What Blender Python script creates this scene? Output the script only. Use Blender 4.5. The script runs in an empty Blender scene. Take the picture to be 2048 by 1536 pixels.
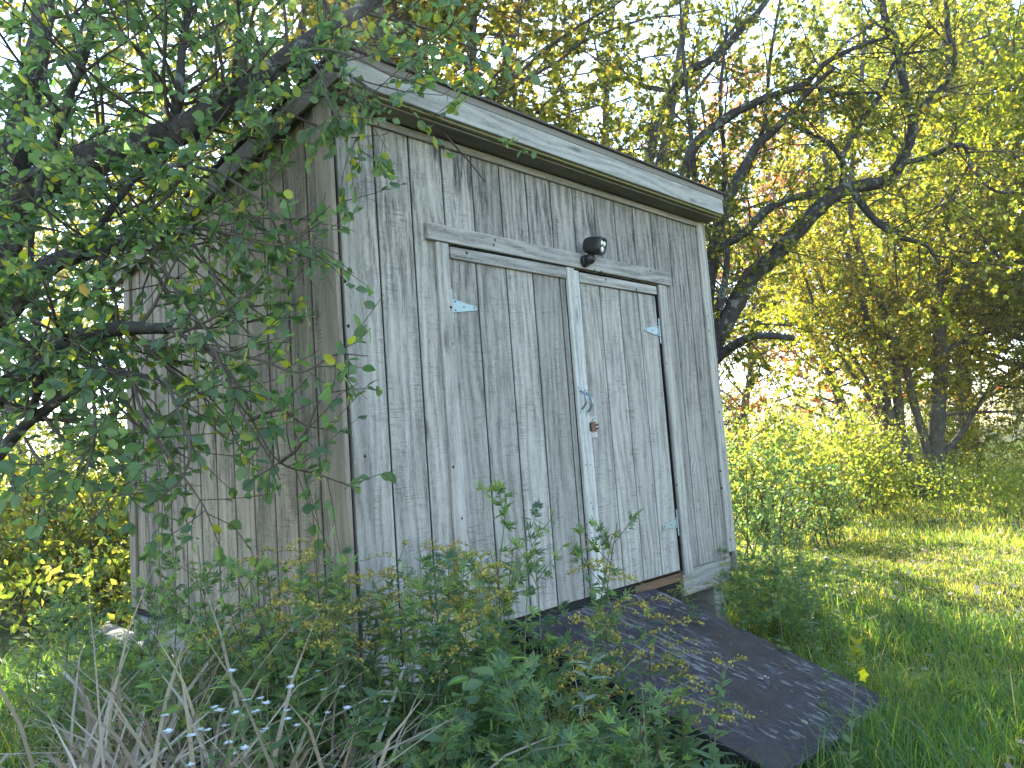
import bpy, math, random
import numpy as np
from mathutils import Vector, Matrix
S = bpy.context.scene
COL = S.collection
R = math.radians

# ------------------------------------------------------------------ camera
CP = np.array([-1.814, -2.744, 1.363])
CRT = np.array([0.6988257, -0.71157333, -0.07284252])
CUP = np.array([-0.01749025, -0.1188044, 0.99276362])
CFW = np.array([0.71507813, 0.6924947, 0.09546917])
cam = bpy.data.cameras.new('camera'); cam.sensor_width = 36; cam.lens = 1521.08 / 2048 * 36
cam.clip_end = 3000; cam.clip_start = .05
co = bpy.data.objects.new('camera', cam); COL.objects.link(co)
M = Matrix.Identity(4)
for i in range(3):
    M[i][0] = CRT[i]; M[i][1] = CUP[i]; M[i][2] = -CFW[i]; M[i][3] = CP[i]
co.matrix_world = M
S.camera = co

# ------------------------------------------------------------------ light
SUN_EL, SUN_AZ = R(35.9), R(35.3)          # azimuth from +Y towards +X
w = bpy.data.worlds.new('World'); S.world = w; w.use_nodes = True
nt = w.node_tree; bg = nt.nodes['Background']
sky = nt.nodes.new('ShaderNodeTexSky'); sky.sky_type = 'NISHITA'; sky.sun_disc = False
sky.sun_elevation = SUN_EL; sky.sun_rotation = SUN_AZ; sky.air_density = 1.15; sky.dust_density = .05
sky.ozone_density = 1.0
nt.links.new(sky.outputs[0], bg.inputs[0]); bg.inputs[1].default_value = .15
sl = bpy.data.lights.new('sun', 'SUN'); sl.energy = 5.0; sl.angle = R(.53); sl.color = (1, .95, .86)
so = bpy.data.objects.new('sun', sl); COL.objects.link(so)
sd = Vector((math.sin(SUN_AZ) * math.cos(SUN_EL), math.cos(SUN_AZ) * math.cos(SUN_EL), math.sin(SUN_EL)))
so.rotation_euler = sd.to_track_quat('Z', 'Y').to_euler(); so.location = (6, 8, 12)
S.view_settings.view_transform = 'Standard'; S.view_settings.look = 'None'
S.view_settings.exposure = 2.32; S.view_settings.gamma = 1; S.view_settings.use_curve_mapping = False
S.cycles.max_bounces = 8; S.cycles.transmission_bounces = 6; S.cycles.diffuse_bounces = 4
S.cycles.transparent_max_bounces = 8

# ------------------------------------------------------------------ helpers
rng = np.random.default_rng(7)
random.seed(7)

def at(px, py, d):
    return CP + (CFW + CRT * (px - 1024) / 1521.08 - CUP * (py - 768) / 1521.08) * d

def tag(o, label=None, cat=None, group=None, kind=None):
    if label: o['label'] = label
    if cat: o['category'] = cat
    if group: o['group'] = group
    if kind: o['kind'] = kind
    return o

def link(name, data, parent=None, loc=None):
    o = bpy.data.objects.new(name, data); COL.objects.link(o)
    if parent: o.parent = parent
    if loc is not None: o.location = loc
    return o

def empty(name, loc=(0, 0, 0)):
    o = link(name, None, None, loc); o.empty_display_size = .1
    return o

def mesh_from(name, V, loops, starts, mats, tint=None, smooth=False, mi=None):
    me = bpy.data.meshes.new(name)
    V = np.ascontiguousarray(V, dtype=np.float32)
    me.vertices.add(len(V)); me.vertices.foreach_set('co', V.ravel())
    loops = np.asarray(loops, np.int32); starts = np.asarray(starts, np.int32)
    me.loops.add(len(loops)); me.loops.foreach_set('vertex_index', loops)
    me.polygons.add(len(starts)); me.polygons.foreach_set('loop_start', starts)
    for m in mats: me.materials.append(m)
    if mi is not None: me.polygons.foreach_set('material_index', np.asarray(mi, np.int32))
    if tint is not None:
        a = me.attributes.new('tint', 'FLOAT', 'POINT'); a.data.foreach_set('value', np.asarray(tint, np.float32))
    if smooth: me.polygons.foreach_set('use_smooth', np.ones(len(starts), bool))
    me.update(calc_edges=True)
    return me

class MB:
    """collects plain pieces into one mesh"""
    def __init__(s): s.v = []; s.f = []; s.m = []
    def add(s, vs, fs, mi=0):
        k = len(s.v); s.v += [tuple(map(float, v)) for v in vs]; s.f += [tuple(i + k for i in f) for f in fs]; s.m += [mi] * len(fs)
    def box(s, a, b, mi=0, bev=0.0):
        x0, y0, z0 = a; x1, y1, z1 = b
        s.add([(x0, y0, z0), (x1, y0, z0), (x1, y1, z0), (x0, y1, z0), (x0, y0, z1), (x1, y0, z1), (x1, y1, z1), (x0, y1, z1)],
              [(3, 2, 1, 0), (4, 5, 6, 7), (0, 1, 5, 4), (1, 2, 6, 5), (2, 3, 7, 6), (3, 0, 4, 7)], mi)
    def prism(s, prof, ax, a, b, mi=0):
        """prof: 2D points; extruded along axis ax from a to b"""
        n = len(prof); vs = []
        for t in (a, b):
            for p in prof:
                q = list(p); q.insert(ax, t); vs.append(q)
        fs = [tuple(range(n))[::-1], tuple(range(n, 2 * n))] + [(i, (i + 1) % n, (i + 1) % n + n, i + n) for i in range(n)]
        s.add(vs, fs, mi)
    def cyl(s, p, q, r, n=10, mi=0, r2=None):
        p = Vector(p); q = Vector(q); d = (q - p).normalized(); a = d.orthogonal().normalized(); b = d.cross(a)
        r2 = r if r2 is None else r2; vs = []
        for c, rr in ((p, r), (q, r2)):
            for i in range(n):
                t = 2 * math.pi * i / n; vs.append(c + a * math.cos(t) * rr + b * math.sin(t) * rr)
        s.add(vs, [tuple(range(n))[::-1], tuple(range(n, 2 * n))] + [(i, (i + 1) % n, (i + 1) % n + n, i + n) for i in range(n)], mi)
    def build(s, name, mats, parent=None, bevel=0, smooth=False):
        me = bpy.data.meshes.new(name); me.from_pydata(s.v, [], s.f)
        for m in (mats if isinstance(mats, list) else [mats]): me.materials.append(m)
        for p, mi in zip(me.polygons, s.m): p.material_index = mi; p.use_smooth = smooth
        me.update()
        o = link(name, me, parent)
        if bevel:
            b = o.modifiers.new('bevel', 'BEVEL'); b.width = bevel; b.segments = 1; b.limit_method = 'ANGLE'
        return o

# ------------------------------------------------------------------ materials
class NT:
    def __init__(s, name):
        s.m = bpy.data.materials.new(name); s.m.use_nodes = True; s.t = s.m.node_tree
        s.b = s.t.nodes['Principled BSDF']; s.out = s.t.nodes['Material Output']
    def n(s, typ, **kw):
        x = s.t.nodes.new(typ)
        for k, v in kw.items():
            if k in x.inputs.keys() if isinstance(k, str) else False: s.set(x.inputs[k], v)
            else: setattr(x, k, v)
        return x
    def set(s, inp, v):
        if isinstance(v, bpy.types.NodeSocket): s.t.links.new(v, inp)
        else: inp.default_value = v
    def math(s, op, a, b=0.0, clamp=False):
        x = s.t.nodes.new('ShaderNodeMath'); x.operation = op; x.use_clamp = clamp
        s.set(x.inputs[0], a); s.set(x.inputs[1], b); return x.outputs[0]
    def mix(s, f, a, b, mode='MIX'):
        x = s.t.nodes.new('ShaderNodeMix'); x.data_type = 'RGBA'; x.blend_type = mode
        s.set(x.inputs[0], f); s.set(x.inputs[6], a if isinstance(a, bpy.types.NodeSocket) else (*a, 1)[:4]); s.set(x.inputs[7], b if isinstance(b, bpy.types.NodeSocket) else (*b, 1)[:4])
        return x.outputs[2]
    def ramp(s, f, stops):
        x = s.t.nodes.new('ShaderNodeValToRGB'); e = x.color_ramp.elements
        while len(e) < len(stops): e.new(.5)
        for el, (p, c) in zip(e, stops):
            el.position = p; el.color = (*c, 1) if len(c) == 3 else c
        s.set(x.inputs[0], f); return x.outputs[0]
    def noise(s, vec, scale, detail=4, rough=.55, dist=0):
        x = s.t.nodes.new('ShaderNodeTexNoise'); s.set(x.inputs['Vector'], vec)
        x.inputs['Scale'].default_value = scale; x.inputs['Detail'].default_value = detail
        x.inputs['Roughness'].default_value = rough; x.inputs['Distortion'].default_value = dist
        return x.outputs[0]
    def mapping(s, vec, scale=(1, 1, 1), loc=None):
        x = s.t.nodes.new('ShaderNodeMapping'); s.set(x.inputs[0], vec); x.inputs['Scale'].default_value = scale
        if loc is not None: s.set(x.inputs['Location'], loc)
        return x.outputs[0]
    def bump(s, h, dist=.002, strength=1):
        x = s.t.nodes.new('ShaderNodeBump'); x.inputs['Distance'].default_value = dist; x.inputs['Strength'].default_value = strength
        s.set(x.inputs['Height'], h); s.t.links.new(x.outputs[0], s.b.inputs['Normal'])

G = (1.0,) * 3
def wood(name, light, dark, grain_axis=2, stain=.5, rough_sawn=.5, topz=None, flake=None, tintc=None, knots=True, holes=0):
    """weathered wood; grain runs along grain_axis of the object's own coordinates"""
    k = NT(name)
    tc = k.n('ShaderNodeTexCoord'); oi = k.n('ShaderNodeObjectInfo')
    off = k.t.nodes.new('ShaderNodeVectorMath'); off.operation = 'SCALE'
    cx = k.n('ShaderNodeCombineXYZ'); [k.set(cx.inputs[i], oi.outputs['Random']) for i in range(3)]
    k.set(off.inputs[0], cx.outputs[0]); off.inputs['Scale'].default_value = 37.0
    va = k.t.nodes.new('ShaderNodeVectorMath'); va.operation = 'ADD'
    k.set(va.inputs[0], tc.outputs['Object']); k.set(va.inputs[1], off.outputs[0]); P = va.outputs[0]
    def sc(a, b): v = [a, a, a]; v[grain_axis] = b; return tuple(v)
    # cathedral grain: distorted coordinates
    warp = k.noise(k.mapping(P, sc(1, .35)), 5, 2, .5)
    g0 = k.noise(k.mapping(P, sc(1, .07)), 75, 7, .7, .5)
    g1 = k.noise(k.mapping(P, sc(1, .22)), 190, 4, .7, .3)
    g2 = k.noise(k.mapping(P, sc(1, .12)), 16, 5, .6, 1.6)
    wv = k.t.nodes.new('ShaderNodeTexWave'); wv.wave_type = 'BANDS'; wv.bands_direction = 'X' if grain_axis != 0 else 'Z'
    k.set(wv.inputs['Vector'], k.mapping(P, sc(1, .16))); wv.inputs['Scale'].default_value = 6; wv.inputs['Distortion'].default_value = 16
    wv.inputs['Detail'].default_value = 2; wv.inputs['Detail Scale'].default_value = .8
    m = k.math('ADD', k.math('MULTIPLY', g0, .45), k.math('MULTIPLY', g1, .3))
    m = k.math('ADD', m, k.math('ADD', .06, k.math('MULTIPLY', wv.outputs[1] if len(wv.outputs) > 1 else wv.outputs[0], .10)))
    base = k.ramp(m, [(.355, dark), (.47, tuple(.45 * a + .55 * b for a, b in zip(dark, light))), (.60, light)])
    # blotches
    bl = k.noise(k.mapping(P, sc(1, .35)), 6, 4, .6)
    base = k.mix(k.math('MULTIPLY', k.ramp(bl, [(.4, (0, 0, 0)), (.65, G)]), .3), base, tuple(c * 1.25 for c in light))
    # mildew streaks
    st = k.noise(k.mapping(P, sc(1, .11)), 30, 8, .8, .3)
    sm = k.ramp(st, [(.47, (0, 0, 0)), (.62, G)])
    big = k.ramp(k.noise(k.mapping(P, sc(1, .5)), 3.2, 3, .6), [(.42, (0, 0, 0)), (.6, G)])
    amt = k.math('MULTIPLY', sm, big)
    if topz is not None:
        sep = k.n('ShaderNodeSeparateXYZ'); k.set(sep.inputs[0], k.n('ShaderNodeNewGeometry').outputs['Position'])
        mr = k.n('ShaderNodeMapRange'); k.set(mr.inputs[0], sep.outputs[2])
        mr.inputs[1].default_value = topz[0]; mr.inputs[2].default_value = topz[1]; mr.inputs[3].default_value = .35; mr.inputs[4].default_value = 1.4
        amt = k.math('MULTIPLY', k.math('ADD', k.math('MULTIPLY', big, .6), .4), sm); amt = k.math('MULTIPLY', amt, mr.outputs[0])
    base = k.mix(k.math('MULTIPLY', amt, stain * 1.05, True), base, (.06, .062, .06))
    # knots
    if knots:
        kv = k.n('ShaderNodeTexVoronoi'); k.set(kv.inputs['Vector'], k.mapping(P, sc(1, .28))); kv.inputs['Scale'].default_value = 5.0; kv.inputs['Randomness'].default_value = 1
        base = k.mix(k.math('MULTIPLY', k.ramp(kv.outputs['Distance'], [(.03, G), (.10, (0, 0, 0))]), .7), base, tuple(c * .45 for c in dark))
    # specks
    sp = k.noise(k.mapping(P, sc(1, .3)), 130, 3, .7)
    base = k.mix(k.ramp(sp, [(.64, (0, 0, 0)), (.72, (.65,) * 3)]), base, tuple(c * .28 for c in dark))
    # saw marks across the grain
    saw = k.noise(k.mapping(P, sc(.06, 1)), 210, 2, .6)
    sawm = k.noise(P, 7, 3, .6)
    sw = k.math('MULTIPLY', k.ramp(saw, [(.52, (0, 0, 0)), (.62, G)]), k.ramp(sawm, [(.45, (0, 0, 0)), (.62, G)]))
    base = k.mix(k.math('MULTIPLY', sw, .45 * rough_sawn), base, tuple(c * .4 for c in dark))
    if tintc is not None:
        gm = k.ramp(k.noise(P, 2.3, 3, .6), [(.45, (0, 0, 0)), (.62, (.5,) * 3)])
        base = k.mix(gm, base, tintc)
    if holes:
        vo = k.n('ShaderNodeTexVoronoi'); k.set(vo.inputs['Vector'], P); vo.inputs['Scale'].default_value = holes
        base = k.mix(k.ramp(vo.outputs['Distance'], [(.07, G), (.12, (0, 0, 0))]), base, (.02, .018, .015))
    if flake is not None:
        # paint with bare wood showing in streaks
        fl = k.noise(k.mapping(P, sc(1, .022)), 34, 9, .66, .4)
        fb = k.noise(k.mapping(P, sc(1, .5)), 2.6, 4, .6)
        f = k.math('ADD', fl, k.math('MULTIPLY', k.math('SUBTRACT', fb, .5), .5))
        paint = k.mix(k.ramp(k.noise(P, 9, 5, .6), [(.3, (0, 0, 0)), (.7, G)]), flake[0], flake[1])
        base = k.mix(k.ramp(f, [(.565, (0, 0, 0)), (.63, (.8,) * 3)]), paint, base)
        k.set(k.b.inputs['Roughness'], k.ramp(f, [(.5, (.42,) * 3), (.56, (.9,) * 3)]))
    else:
        k.b.inputs['Roughness'].default_value = .88
    br = k.math('ADD', .75, k.math('MULTIPLY', oi.outputs['Random'], .34))
    mm = k.t.nodes.new('ShaderNodeVectorMath'); mm.operation = 'SCALE'; k.set(mm.inputs[0], base); k.set(mm.inputs['Scale'], br)
    k.set(k.b.inputs['Base Color'], mm.outputs[0])
    h = k.math('ADD', k.math('MULTIPLY', m, 1.0), k.math('MULTIPLY', saw, .3 * rough_sawn))
    k.bump(h, .0035, .8)
    k.b.inputs['Specular IOR Level'].default_value = .2
    return k.m

def plain(name, col, rough=.6, metal=0, var=.25, scale=30, spec=.5, bump=0):
    k = NT(name); tc = k.n('ShaderNodeTexCoord')
    f = k.noise(tc.outputs['Object'], scale, 5, .6)
    k.set(k.b.inputs['Base Color'], k.mix(f, tuple(c * (1 - var) for c in col), tuple(min(1, c * (1 + var)) for c in col)))
    k.b.inputs['Roughness'].default_value = rough; k.b.inputs['Metallic'].default_value = metal
    k.b.inputs['Specular IOR Level'].default_value = spec
    if bump: k.bump(f, bump)
    return k.m

def leafmat(name, stops, trans, tmix=.5, rough=.45, spec=.35):
    """stops: ramp over the per-leaf tint; trans: factor turning reflectance into transmitted colour"""
    k = NT(name); a = k.n('ShaderNodeAttribute'); a.attribute_name = 'tint'
    oi = k.n('ShaderNodeObjectInfo')
    t = k.math('ADD', a.outputs['Fac'], k.math('MULTIPLY', k.math('SUBTRACT', oi.outputs['Random'], .5), .12), True)
    c = k.ramp(t, stops)
    k.set(k.b.inputs['Base Color'], c); k.b.inputs['Roughness'].default_value = rough
    k.b.inputs['Specular IOR Level'].default_value = spec
    tr = k.n('ShaderNodeBsdfTranslucent')
    k.set(tr.inputs[0], k.mix(1.0, c, trans, 'MULTIPLY'))
    mx = k.n('ShaderNodeMixShader'); mx.inputs[0].default_value = tmix
    k.t.links.new(k.b.outputs[0], mx.inputs[1]); k.t.links.new(tr.outputs[0], mx.inputs[2]); k.t.links.new(mx.outputs[0], k.out.inputs[0])
    return k.m

def barkmat(name, a, b, lichen=.5):
    k = NT(name); tc = k.n('ShaderNodeTexCoord'); P = tc.outputs['Object']
    n1 = k.noise(P, 38, 6, .7, .5); n2 = k.noise(k.mapping(P, (1, 1, .3)), 24, 5, .65)
    c = k.ramp(k.math('ADD', k.math('MULTIPLY', n1, .5), k.math('MULTIPLY', n2, .5)), [(.35, a), (.65, b)])
    c = k.mix(k.math('MULTIPLY', k.ramp(k.noise(P, 11, 5, .7, .3), [(.55, (0, 0, 0)), (.61, G)]), lichen), c, (.26, .29, .23))
    k.set(k.b.inputs['Base Color'], c); k.b.inputs['Roughness'].default_value = .95; k.b.inputs['Specular IOR Level'].default_value = .15
    k.bump(n1, .01)
    return k.m

FRONT = wood('weathered_grey_siding', (.435, .402, .36), (.122, .113, .10), 2, .9, 1, topz=(1.6, 2.95))
DOORW = wood('weathered_door_siding', (.435, .405, .362), (.127, .118, .105), 2, .6, 1, topz=(1.5, 2.4))
SIDE = wood('brown_side_siding', (.41, .34, .265), (.10, .08, .064), 2, .9, 1)
TRIM = wood('weathered_trim', (.42, .39, .35), (.14, .13, .115), 2, .2, .1, holes=12)
TRIMP = wood('pale_painted_trim', (.50, .485, .45), (.20, .19, .175), 2, .1, .05, holes=20)
TRIMH = wood('weathered_header', (.41, .385, .35), (.11, .10, .09), 0, .3, .1, holes=11)
FASC = wood('weathered_fascia', (.44, .425, .385), (.17, .16, .14), 0, .1, .05)
SOFF = wood('brown_soffit', (.24, .21, .17), (.12, .10, .08), 0, .2, .1)
CEDAR = wood('brown_corner_trim', (.30, .255, .205), (.14, .105, .08), 2, .25, .1)
RIMW = wood('old_rim_board', (.33, .32, .29), (.13, .12, .10), 0, .4, .2)
ORANGE = wood('raw_floor_board', (.17, .105, .065), (.08, .05, .03), 0, .2, .2)
RAMPM = wood('flaking_dark_ramp_paint', (.29, .275, .26), (.13, .12, .11), 1, .2, .2, flake=((.032, .027, .034), (.062, .053, .062)))
DARK = plain('dark_void', (.012, .011, .010), .95)
BLACKP = plain('dark_painted_board', (.02, .019, .024), .6)
SHING = plain('grey_shingle', (.09, .08, .072), .95, 0, .4, 200, .2, .003)
DRIP = plain('drip_strip', (.20, .18, .155), .8, 0, .2, 40, .3)
GALV = plain('galvanised_steel', (.27, .34, .36), .45, .5, .12, 60)
RUST = plain('rusty_steel', (.16, .07, .045), .7, .2, .5, 60)
STEEL = plain('dull_steel', (.30, .34, .38), .45, .8, .2, 50)
HOLE = plain('screw_hole', (.015, .015, .015), .8)
BPLAS = plain('black_plastic', (.018, .020, .020), .42, 0, .15, 30)
LENS = plain('led_lens', (.75, .76, .66), .15, 0, .1, 20, .8)
WPRINT = plain('white_print', (.7, .7, .7), .6)
BARK = barkmat('lichen_bark', (.028, .024, .022), (.085, .075, .066), .6)
BARK2 = barkmat('grey_bark', (.05, .042, .034), (.14, .12, .10), .35)
TWIG = plain('twig_bark', (.085, .068, .052), .9, 0, .4, 20, .2)
STEMG = plain('green_stem', (.11, .14, .05), .7, 0, .3, 20, .3)
STEMB = plain('brown_stem', (.10, .06, .04), .8, 0, .4, 20, .3)

APPLE = leafmat('broad_green_leaf', [(0, (.055, .100, .062)), (.55, (.095, .150, .090)), (.8, (.16, .20, .05)), (.93, (.26, .26, .03)), (1, (.34, .22, .06))], (3.1, 3.0, 1.1), .55, .4, .45)
YELL = leafmat('yellow_green_leaf', [(0, (.05, .068, .026)), (.35, (.115, .13, .032)), (.7, (.25, .225, .04)), (.9, (.38, .26, .05)), (1, (.36, .13, .03))], (2.6, 2.5, 1.0), .57)
GOLD = leafmat('bright_maple_leaf', [(0, (.09, .13, .02)), (.6, (.22, .25, .02)), (1, (.40, .32, .02))], (2.2, 2.2, .8), .6)
REDL = leafmat('orange_maple_leaf', [(0, (.20, .18, .03)), (.45, (.36, .22, .04)), (.8, (.40, .15, .04)), (1, (.42, .08, .04))], (2.2, 1.9, 1.2), .6)
WEED = leafmat('weed_leaf', [(0, (.065, .115, .068)), (.5, (.115, .185, .098)), (.85, (.17, .23, .09)), (1, (.22, .21, .06))], (3.1, 3.0, 1.3), .48)
WEEDL = leafmat('field_weed_leaf', [(0, (.07, .11, .03)), (.5, (.16, .19, .045)), (.85, (.30, .26, .08)), (1, (.42, .33, .18))], (2.4, 2.4, .9), .62)
SILV = leafmat('silver_leaf', [(0, (.16, .21, .15)), (1, (.34, .38, .28))], (1.4, 1.4, 1.1), .3)
GRASS = leafmat('grass_blade', [(0, (.042, .098, .046)), (.5, (.085, .155, .052)), (.8, (.17, .22, .045)), (1, (.32, .27, .13))], (3.4, 3.1, .8), .5)
DRYG = leafmat('dry_grass_blade', [(0, (.20, .15, .10)), (.5, (.36, .29, .21)), (1, (.52, .45, .36))], (1.3, 1.25, 1.1), .3)
FLOW = leafmat('goldenrod_flower', [(0, (.17, .15, .04)), (.5, (.32, .26, .05)), (1, (.48, .39, .08))], (1.4, 1.4, .8), .35)
WHITE = leafmat('white_petal', [(0, (.62, .64, .62)), (1, (.8, .8, .78))], (1.0, 1.0, 1.0), .3)
PRIM = leafmat('yellow_petal', [(0, (.75, .62, .01)), (1, (.85, .74, .02))], (1.1, 1.1, .6), .4)

# ------------------------------------------------------------------ leaf / blade arrays
def frame(d, n):
    d = d / np.linalg.norm(d, axis=1, keepdims=True)
    x = np.cross(d, n); x /= np.linalg.norm(x, axis=1, keepdims=True) + 1e-9
    return x, d, np.cross(x, d)

T_BROAD = (np.array([(0, 0, 0), (.20, .10, .03), (.34, .32, .07), (.35, .55, .075), (.22, .80, .05), (0, 1, -.04), (-.22, .80, .05), (-.35, .55, .075), (-.34, .32, .07), (-.20, .10, .03), (0, .33, 0), (0, .62, 0)]),
           [(0, 1, 2, 10), (10, 2, 3, 11), (11, 3, 4, 5), (0, 10, 8, 9), (10, 11, 7, 8), (11, 5, 6, 7)])
T_SMALL = (np.array([(0, 0, 0), (.34, .45, .08), (0, 1, -.05), (-.34, .45, .08)]), [(0, 1, 2), (0, 2, 3)])
T_NARROW = (np.array([(0, 0, 0), (.10, .35, .03), (.05, .75, .0), (0, 1, -.10), (-.05, .75, .0), (-.10, .35, .03)]), [(0, 1, 2, 5), (5, 2, 3, 4)])
def lobed():
    v = []; f = []
    for a, L in ((-60, .5), (-30, .75), (0, 1), (30, .75), (60, .5)):
        k = len(v); c, s = math.cos(R(a)), math.sin(R(a)); o = .12 if a == 0 else .28 - .1 * L
        for x, y, z in ((0, 0, 0), (.09, .5, .02), (0, 1, -.06), (-.09, .5, .02)):
            v.append(((x * c + y * L * s), (o * 0 + .15 + (-x * s + y * L * c) * .85), z))
        f.append((k, k + 1, k + 2, k + 3))
    return np.array(v), f
T_LOBED = lobed()

def place_tpl(tpl, P, D, N, size, wid=1.0):
    tv, tf = tpl
    X, Y, Z = frame(D, N); n = len(P)
    size = np.broadcast_to(np.asarray(size, float), (n,)); wid = np.broadcast_to(np.asarray(wid, float), (n,))
    V = P[:, None, :] + size[:, None, None] * (tv[None, :, 0, None] * wid[:, None, None] * X[:, None, :] + tv[None, :, 1, None] * Y[:, None, :] + tv[None, :, 2, None] * Z[:, None, :])
    k = len(tv); V = V.reshape(-1, 3)
    fl = np.array([i for f in tf for i in f]); fs = np.cumsum([0] + [len(f) for f in tf])[:-1]; tot = len(fl)
    loops = (fl[None, :] + (np.arange(n) * k)[:, None]).ravel(); starts = (fs[None, :] + (np.arange(n) * tot)[:, None]).ravel()
    return V, loops, starts, k

def leaves_mesh(name, tpl, P, D, N, size, tint, mat, wid=1.0):
    V, l, s, k = place_tpl(tpl, P, D, N, size, wid)
    return mesh_from(name, V, l, s, [mat], np.repeat(tint, k))

def merge(name, parts, mats):
    """parts: list of (V, loops, starts, tint per vertex, material index)"""
    Vs = []; L = []; Ss = []; T = []; Mi = []; vo = 0; lo = 0
    for V, l, s, t, mi in parts:
        Vs.append(V); L.append(np.asarray(l) + vo); Ss.append(np.asarray(s) + lo); T.append(np.broadcast_to(t, (len(V),))); Mi.append(np.full(len(s), mi)); vo += len(V); lo += len(l)
    return mesh_from(name, np.vstack(Vs), np.concatenate(L), np.concatenate(Ss), mats, np.concatenate(T), False, np.concatenate(Mi))

def tubes(polys, sides=5):
    """polys: list of (points (n,3), radii (n,))"""
    Vs = []; L = []; vo = 0
    for P, r in polys:
        P = np.asarray(P, float); r = np.asarray(r, float); n = len(P)
        sd_ = sides if np.max(r) < .03 else (8 if np.max(r) < .08 else 12)
        if np.max(r) < .006: sd_ = 3
        T = np.gradient(P, axis=0); T /= np.linalg.norm(T, axis=1, keepdims=True) + 1e-9
        ref = np.array([.31, .47, .83]); ref = ref - 0
        A = np.cross(T, ref); A /= np.linalg.norm(A, axis=1, keepdims=True) + 1e-9; B = np.cross(T, A)
        a = np.linspace(0, 2 * np.pi, sd_, endpoint=False)
        V = P[:, None, :] + r[:, None, None] * (np.cos(a)[None, :, None] * A[:, None, :] + np.sin(a)[None, :, None] * B[:, None, :])
        Vs.append(V.reshape(-1, 3))
        i = np.arange(n - 1)[:, None] * sd_; j = np.arange(sd_)[None, :]; j2 = (j + 1) % sd_
        q = np.stack([i + j, i + j2, i + sd_ + j2, i + sd_ + j], -1).reshape(-1, 4) + vo
        L.append(q.ravel()); vo += n * sd_
    L = np.concatenate(L); return np.vstack(Vs), L, np.arange(0, len(L), 4)

def tubes_mesh(name, polys, mat, sides=5):
    V, l, s = tubes(polys, sides); return mesh_from(name, V, l, s, [mat], None, True)

def smooth_poly(P, r, sub=4):
    """Catmull-Rom through the points"""
    P = np.asarray(P, float); r = np.asarray(r, float)
    Q = np.vstack([2 * P[0] - P[1], P, 2 * P[-1] - P[-2]]); out = []; ro = []
    for i in range(1, len(Q) - 2):
        for t in np.linspace(0, 1, sub, endpoint=False):
            a, b, c, d = Q[i - 1], Q[i], Q[i + 1], Q[i + 2]
            out.append(.5 * ((2 * b) + (-a + c) * t + (2 * a - 5 * b + 4 * c - d) * t * t + (-a + 3 * b - 3 * c + d) * t ** 3))
            ro.append(r[i - 1] * (1 - t) + r[i] * t)
    out.append(P[-1]); ro.append(r[-1]); return np.array(out), np.array(ro)

# ------------------------------------------------------------------ terrain
def sstep(x, a, b):
    t = np.clip((x - a) / (b - a), 0, 1); return t * t * (3 - 2 * t)
def gz(x, y):
    x = np.asarray(x, float); y = np.asarray(y, float)
    bank = .24 * sstep(-x, -1.3, .2) * sstep(y, -1.6, -.3)
    right = .14 * sstep(x, 2.2, 3.2) * sstep(y, -1.6, .2) * (1 - sstep(x, 4.5, 8))
    bump = .03 * np.sin(x * 1.7 + .5 * y) * np.cos(y * 1.3) + .012 * np.sin(5.1 * x + 2 * y) * np.sin(4.3 * y - x)
    d = np.hypot(x, y); far = .5 * sstep(d, 25, 120)
    ramp_dip = .06 * np.exp(-((x - 1.4) / .9) ** 2 - ((y + 1.6) / .6) ** 2)
    return bank + right + bump * .6 + far + ramp_dip - .03

def ground_mat():
    k = NT('soil_and_thatch'); P = k.n('ShaderNodeNewGeometry').outputs['Position']
    a = k.noise(P, 3, 6, .65); b = k.noise(P, 60, 5, .7)
    c = k.ramp(k.math('ADD', k.math('MULTIPLY', a, .5), k.math('MULTIPLY', b, .5)), [(.36, (.035, .045, .018)), (.5, (.07, .09, .028)), (.62, (.15, .125, .06))])
    k.set(k.b.inputs['Base Color'], c); k.b.inputs['Roughness'].default_value = 1; k.b.inputs['Specular IOR Level'].default_value = .05
    k.bump(b, .02); return k.m
def make_ground():
    e = np.concatenate([-np.geomspace(220, 14, 16), np.arange(-13, 20, .25), np.geomspace(20.5, 220, 18)])
    X, Y = np.meshgrid(e, e, indexing='ij'); V = np.stack([X, Y, gz(X, Y)], -1).reshape(-1, 3); n = len(e)
    i, j = np.meshgrid(np.arange(n - 1), np.arange(n - 1), indexing='ij'); a = (i * n + j).ravel()
    q = np.stack([a, a + n, a + n + 1, a + 1], -1).ravel()
    o = link('ground', mesh_from('ground', V, q, np.arange(0, len(q), 4), [ground_mat()], None, True)); tag(o, kind='structure')
make_ground()

# ------------------------------------------------------------------ the shed
shed = empty('shed', (0, 0, 0))
tag(shed, 'weathered grey wooden lean-to shed with double doors and vertical siding', 'shed')
GX = [.006 + .2032 * k for k in range(0, 16)]
ZF = 2.953                      # siding top, front
def roofz(y): return 3.10 - .112 * (y + .175)
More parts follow.
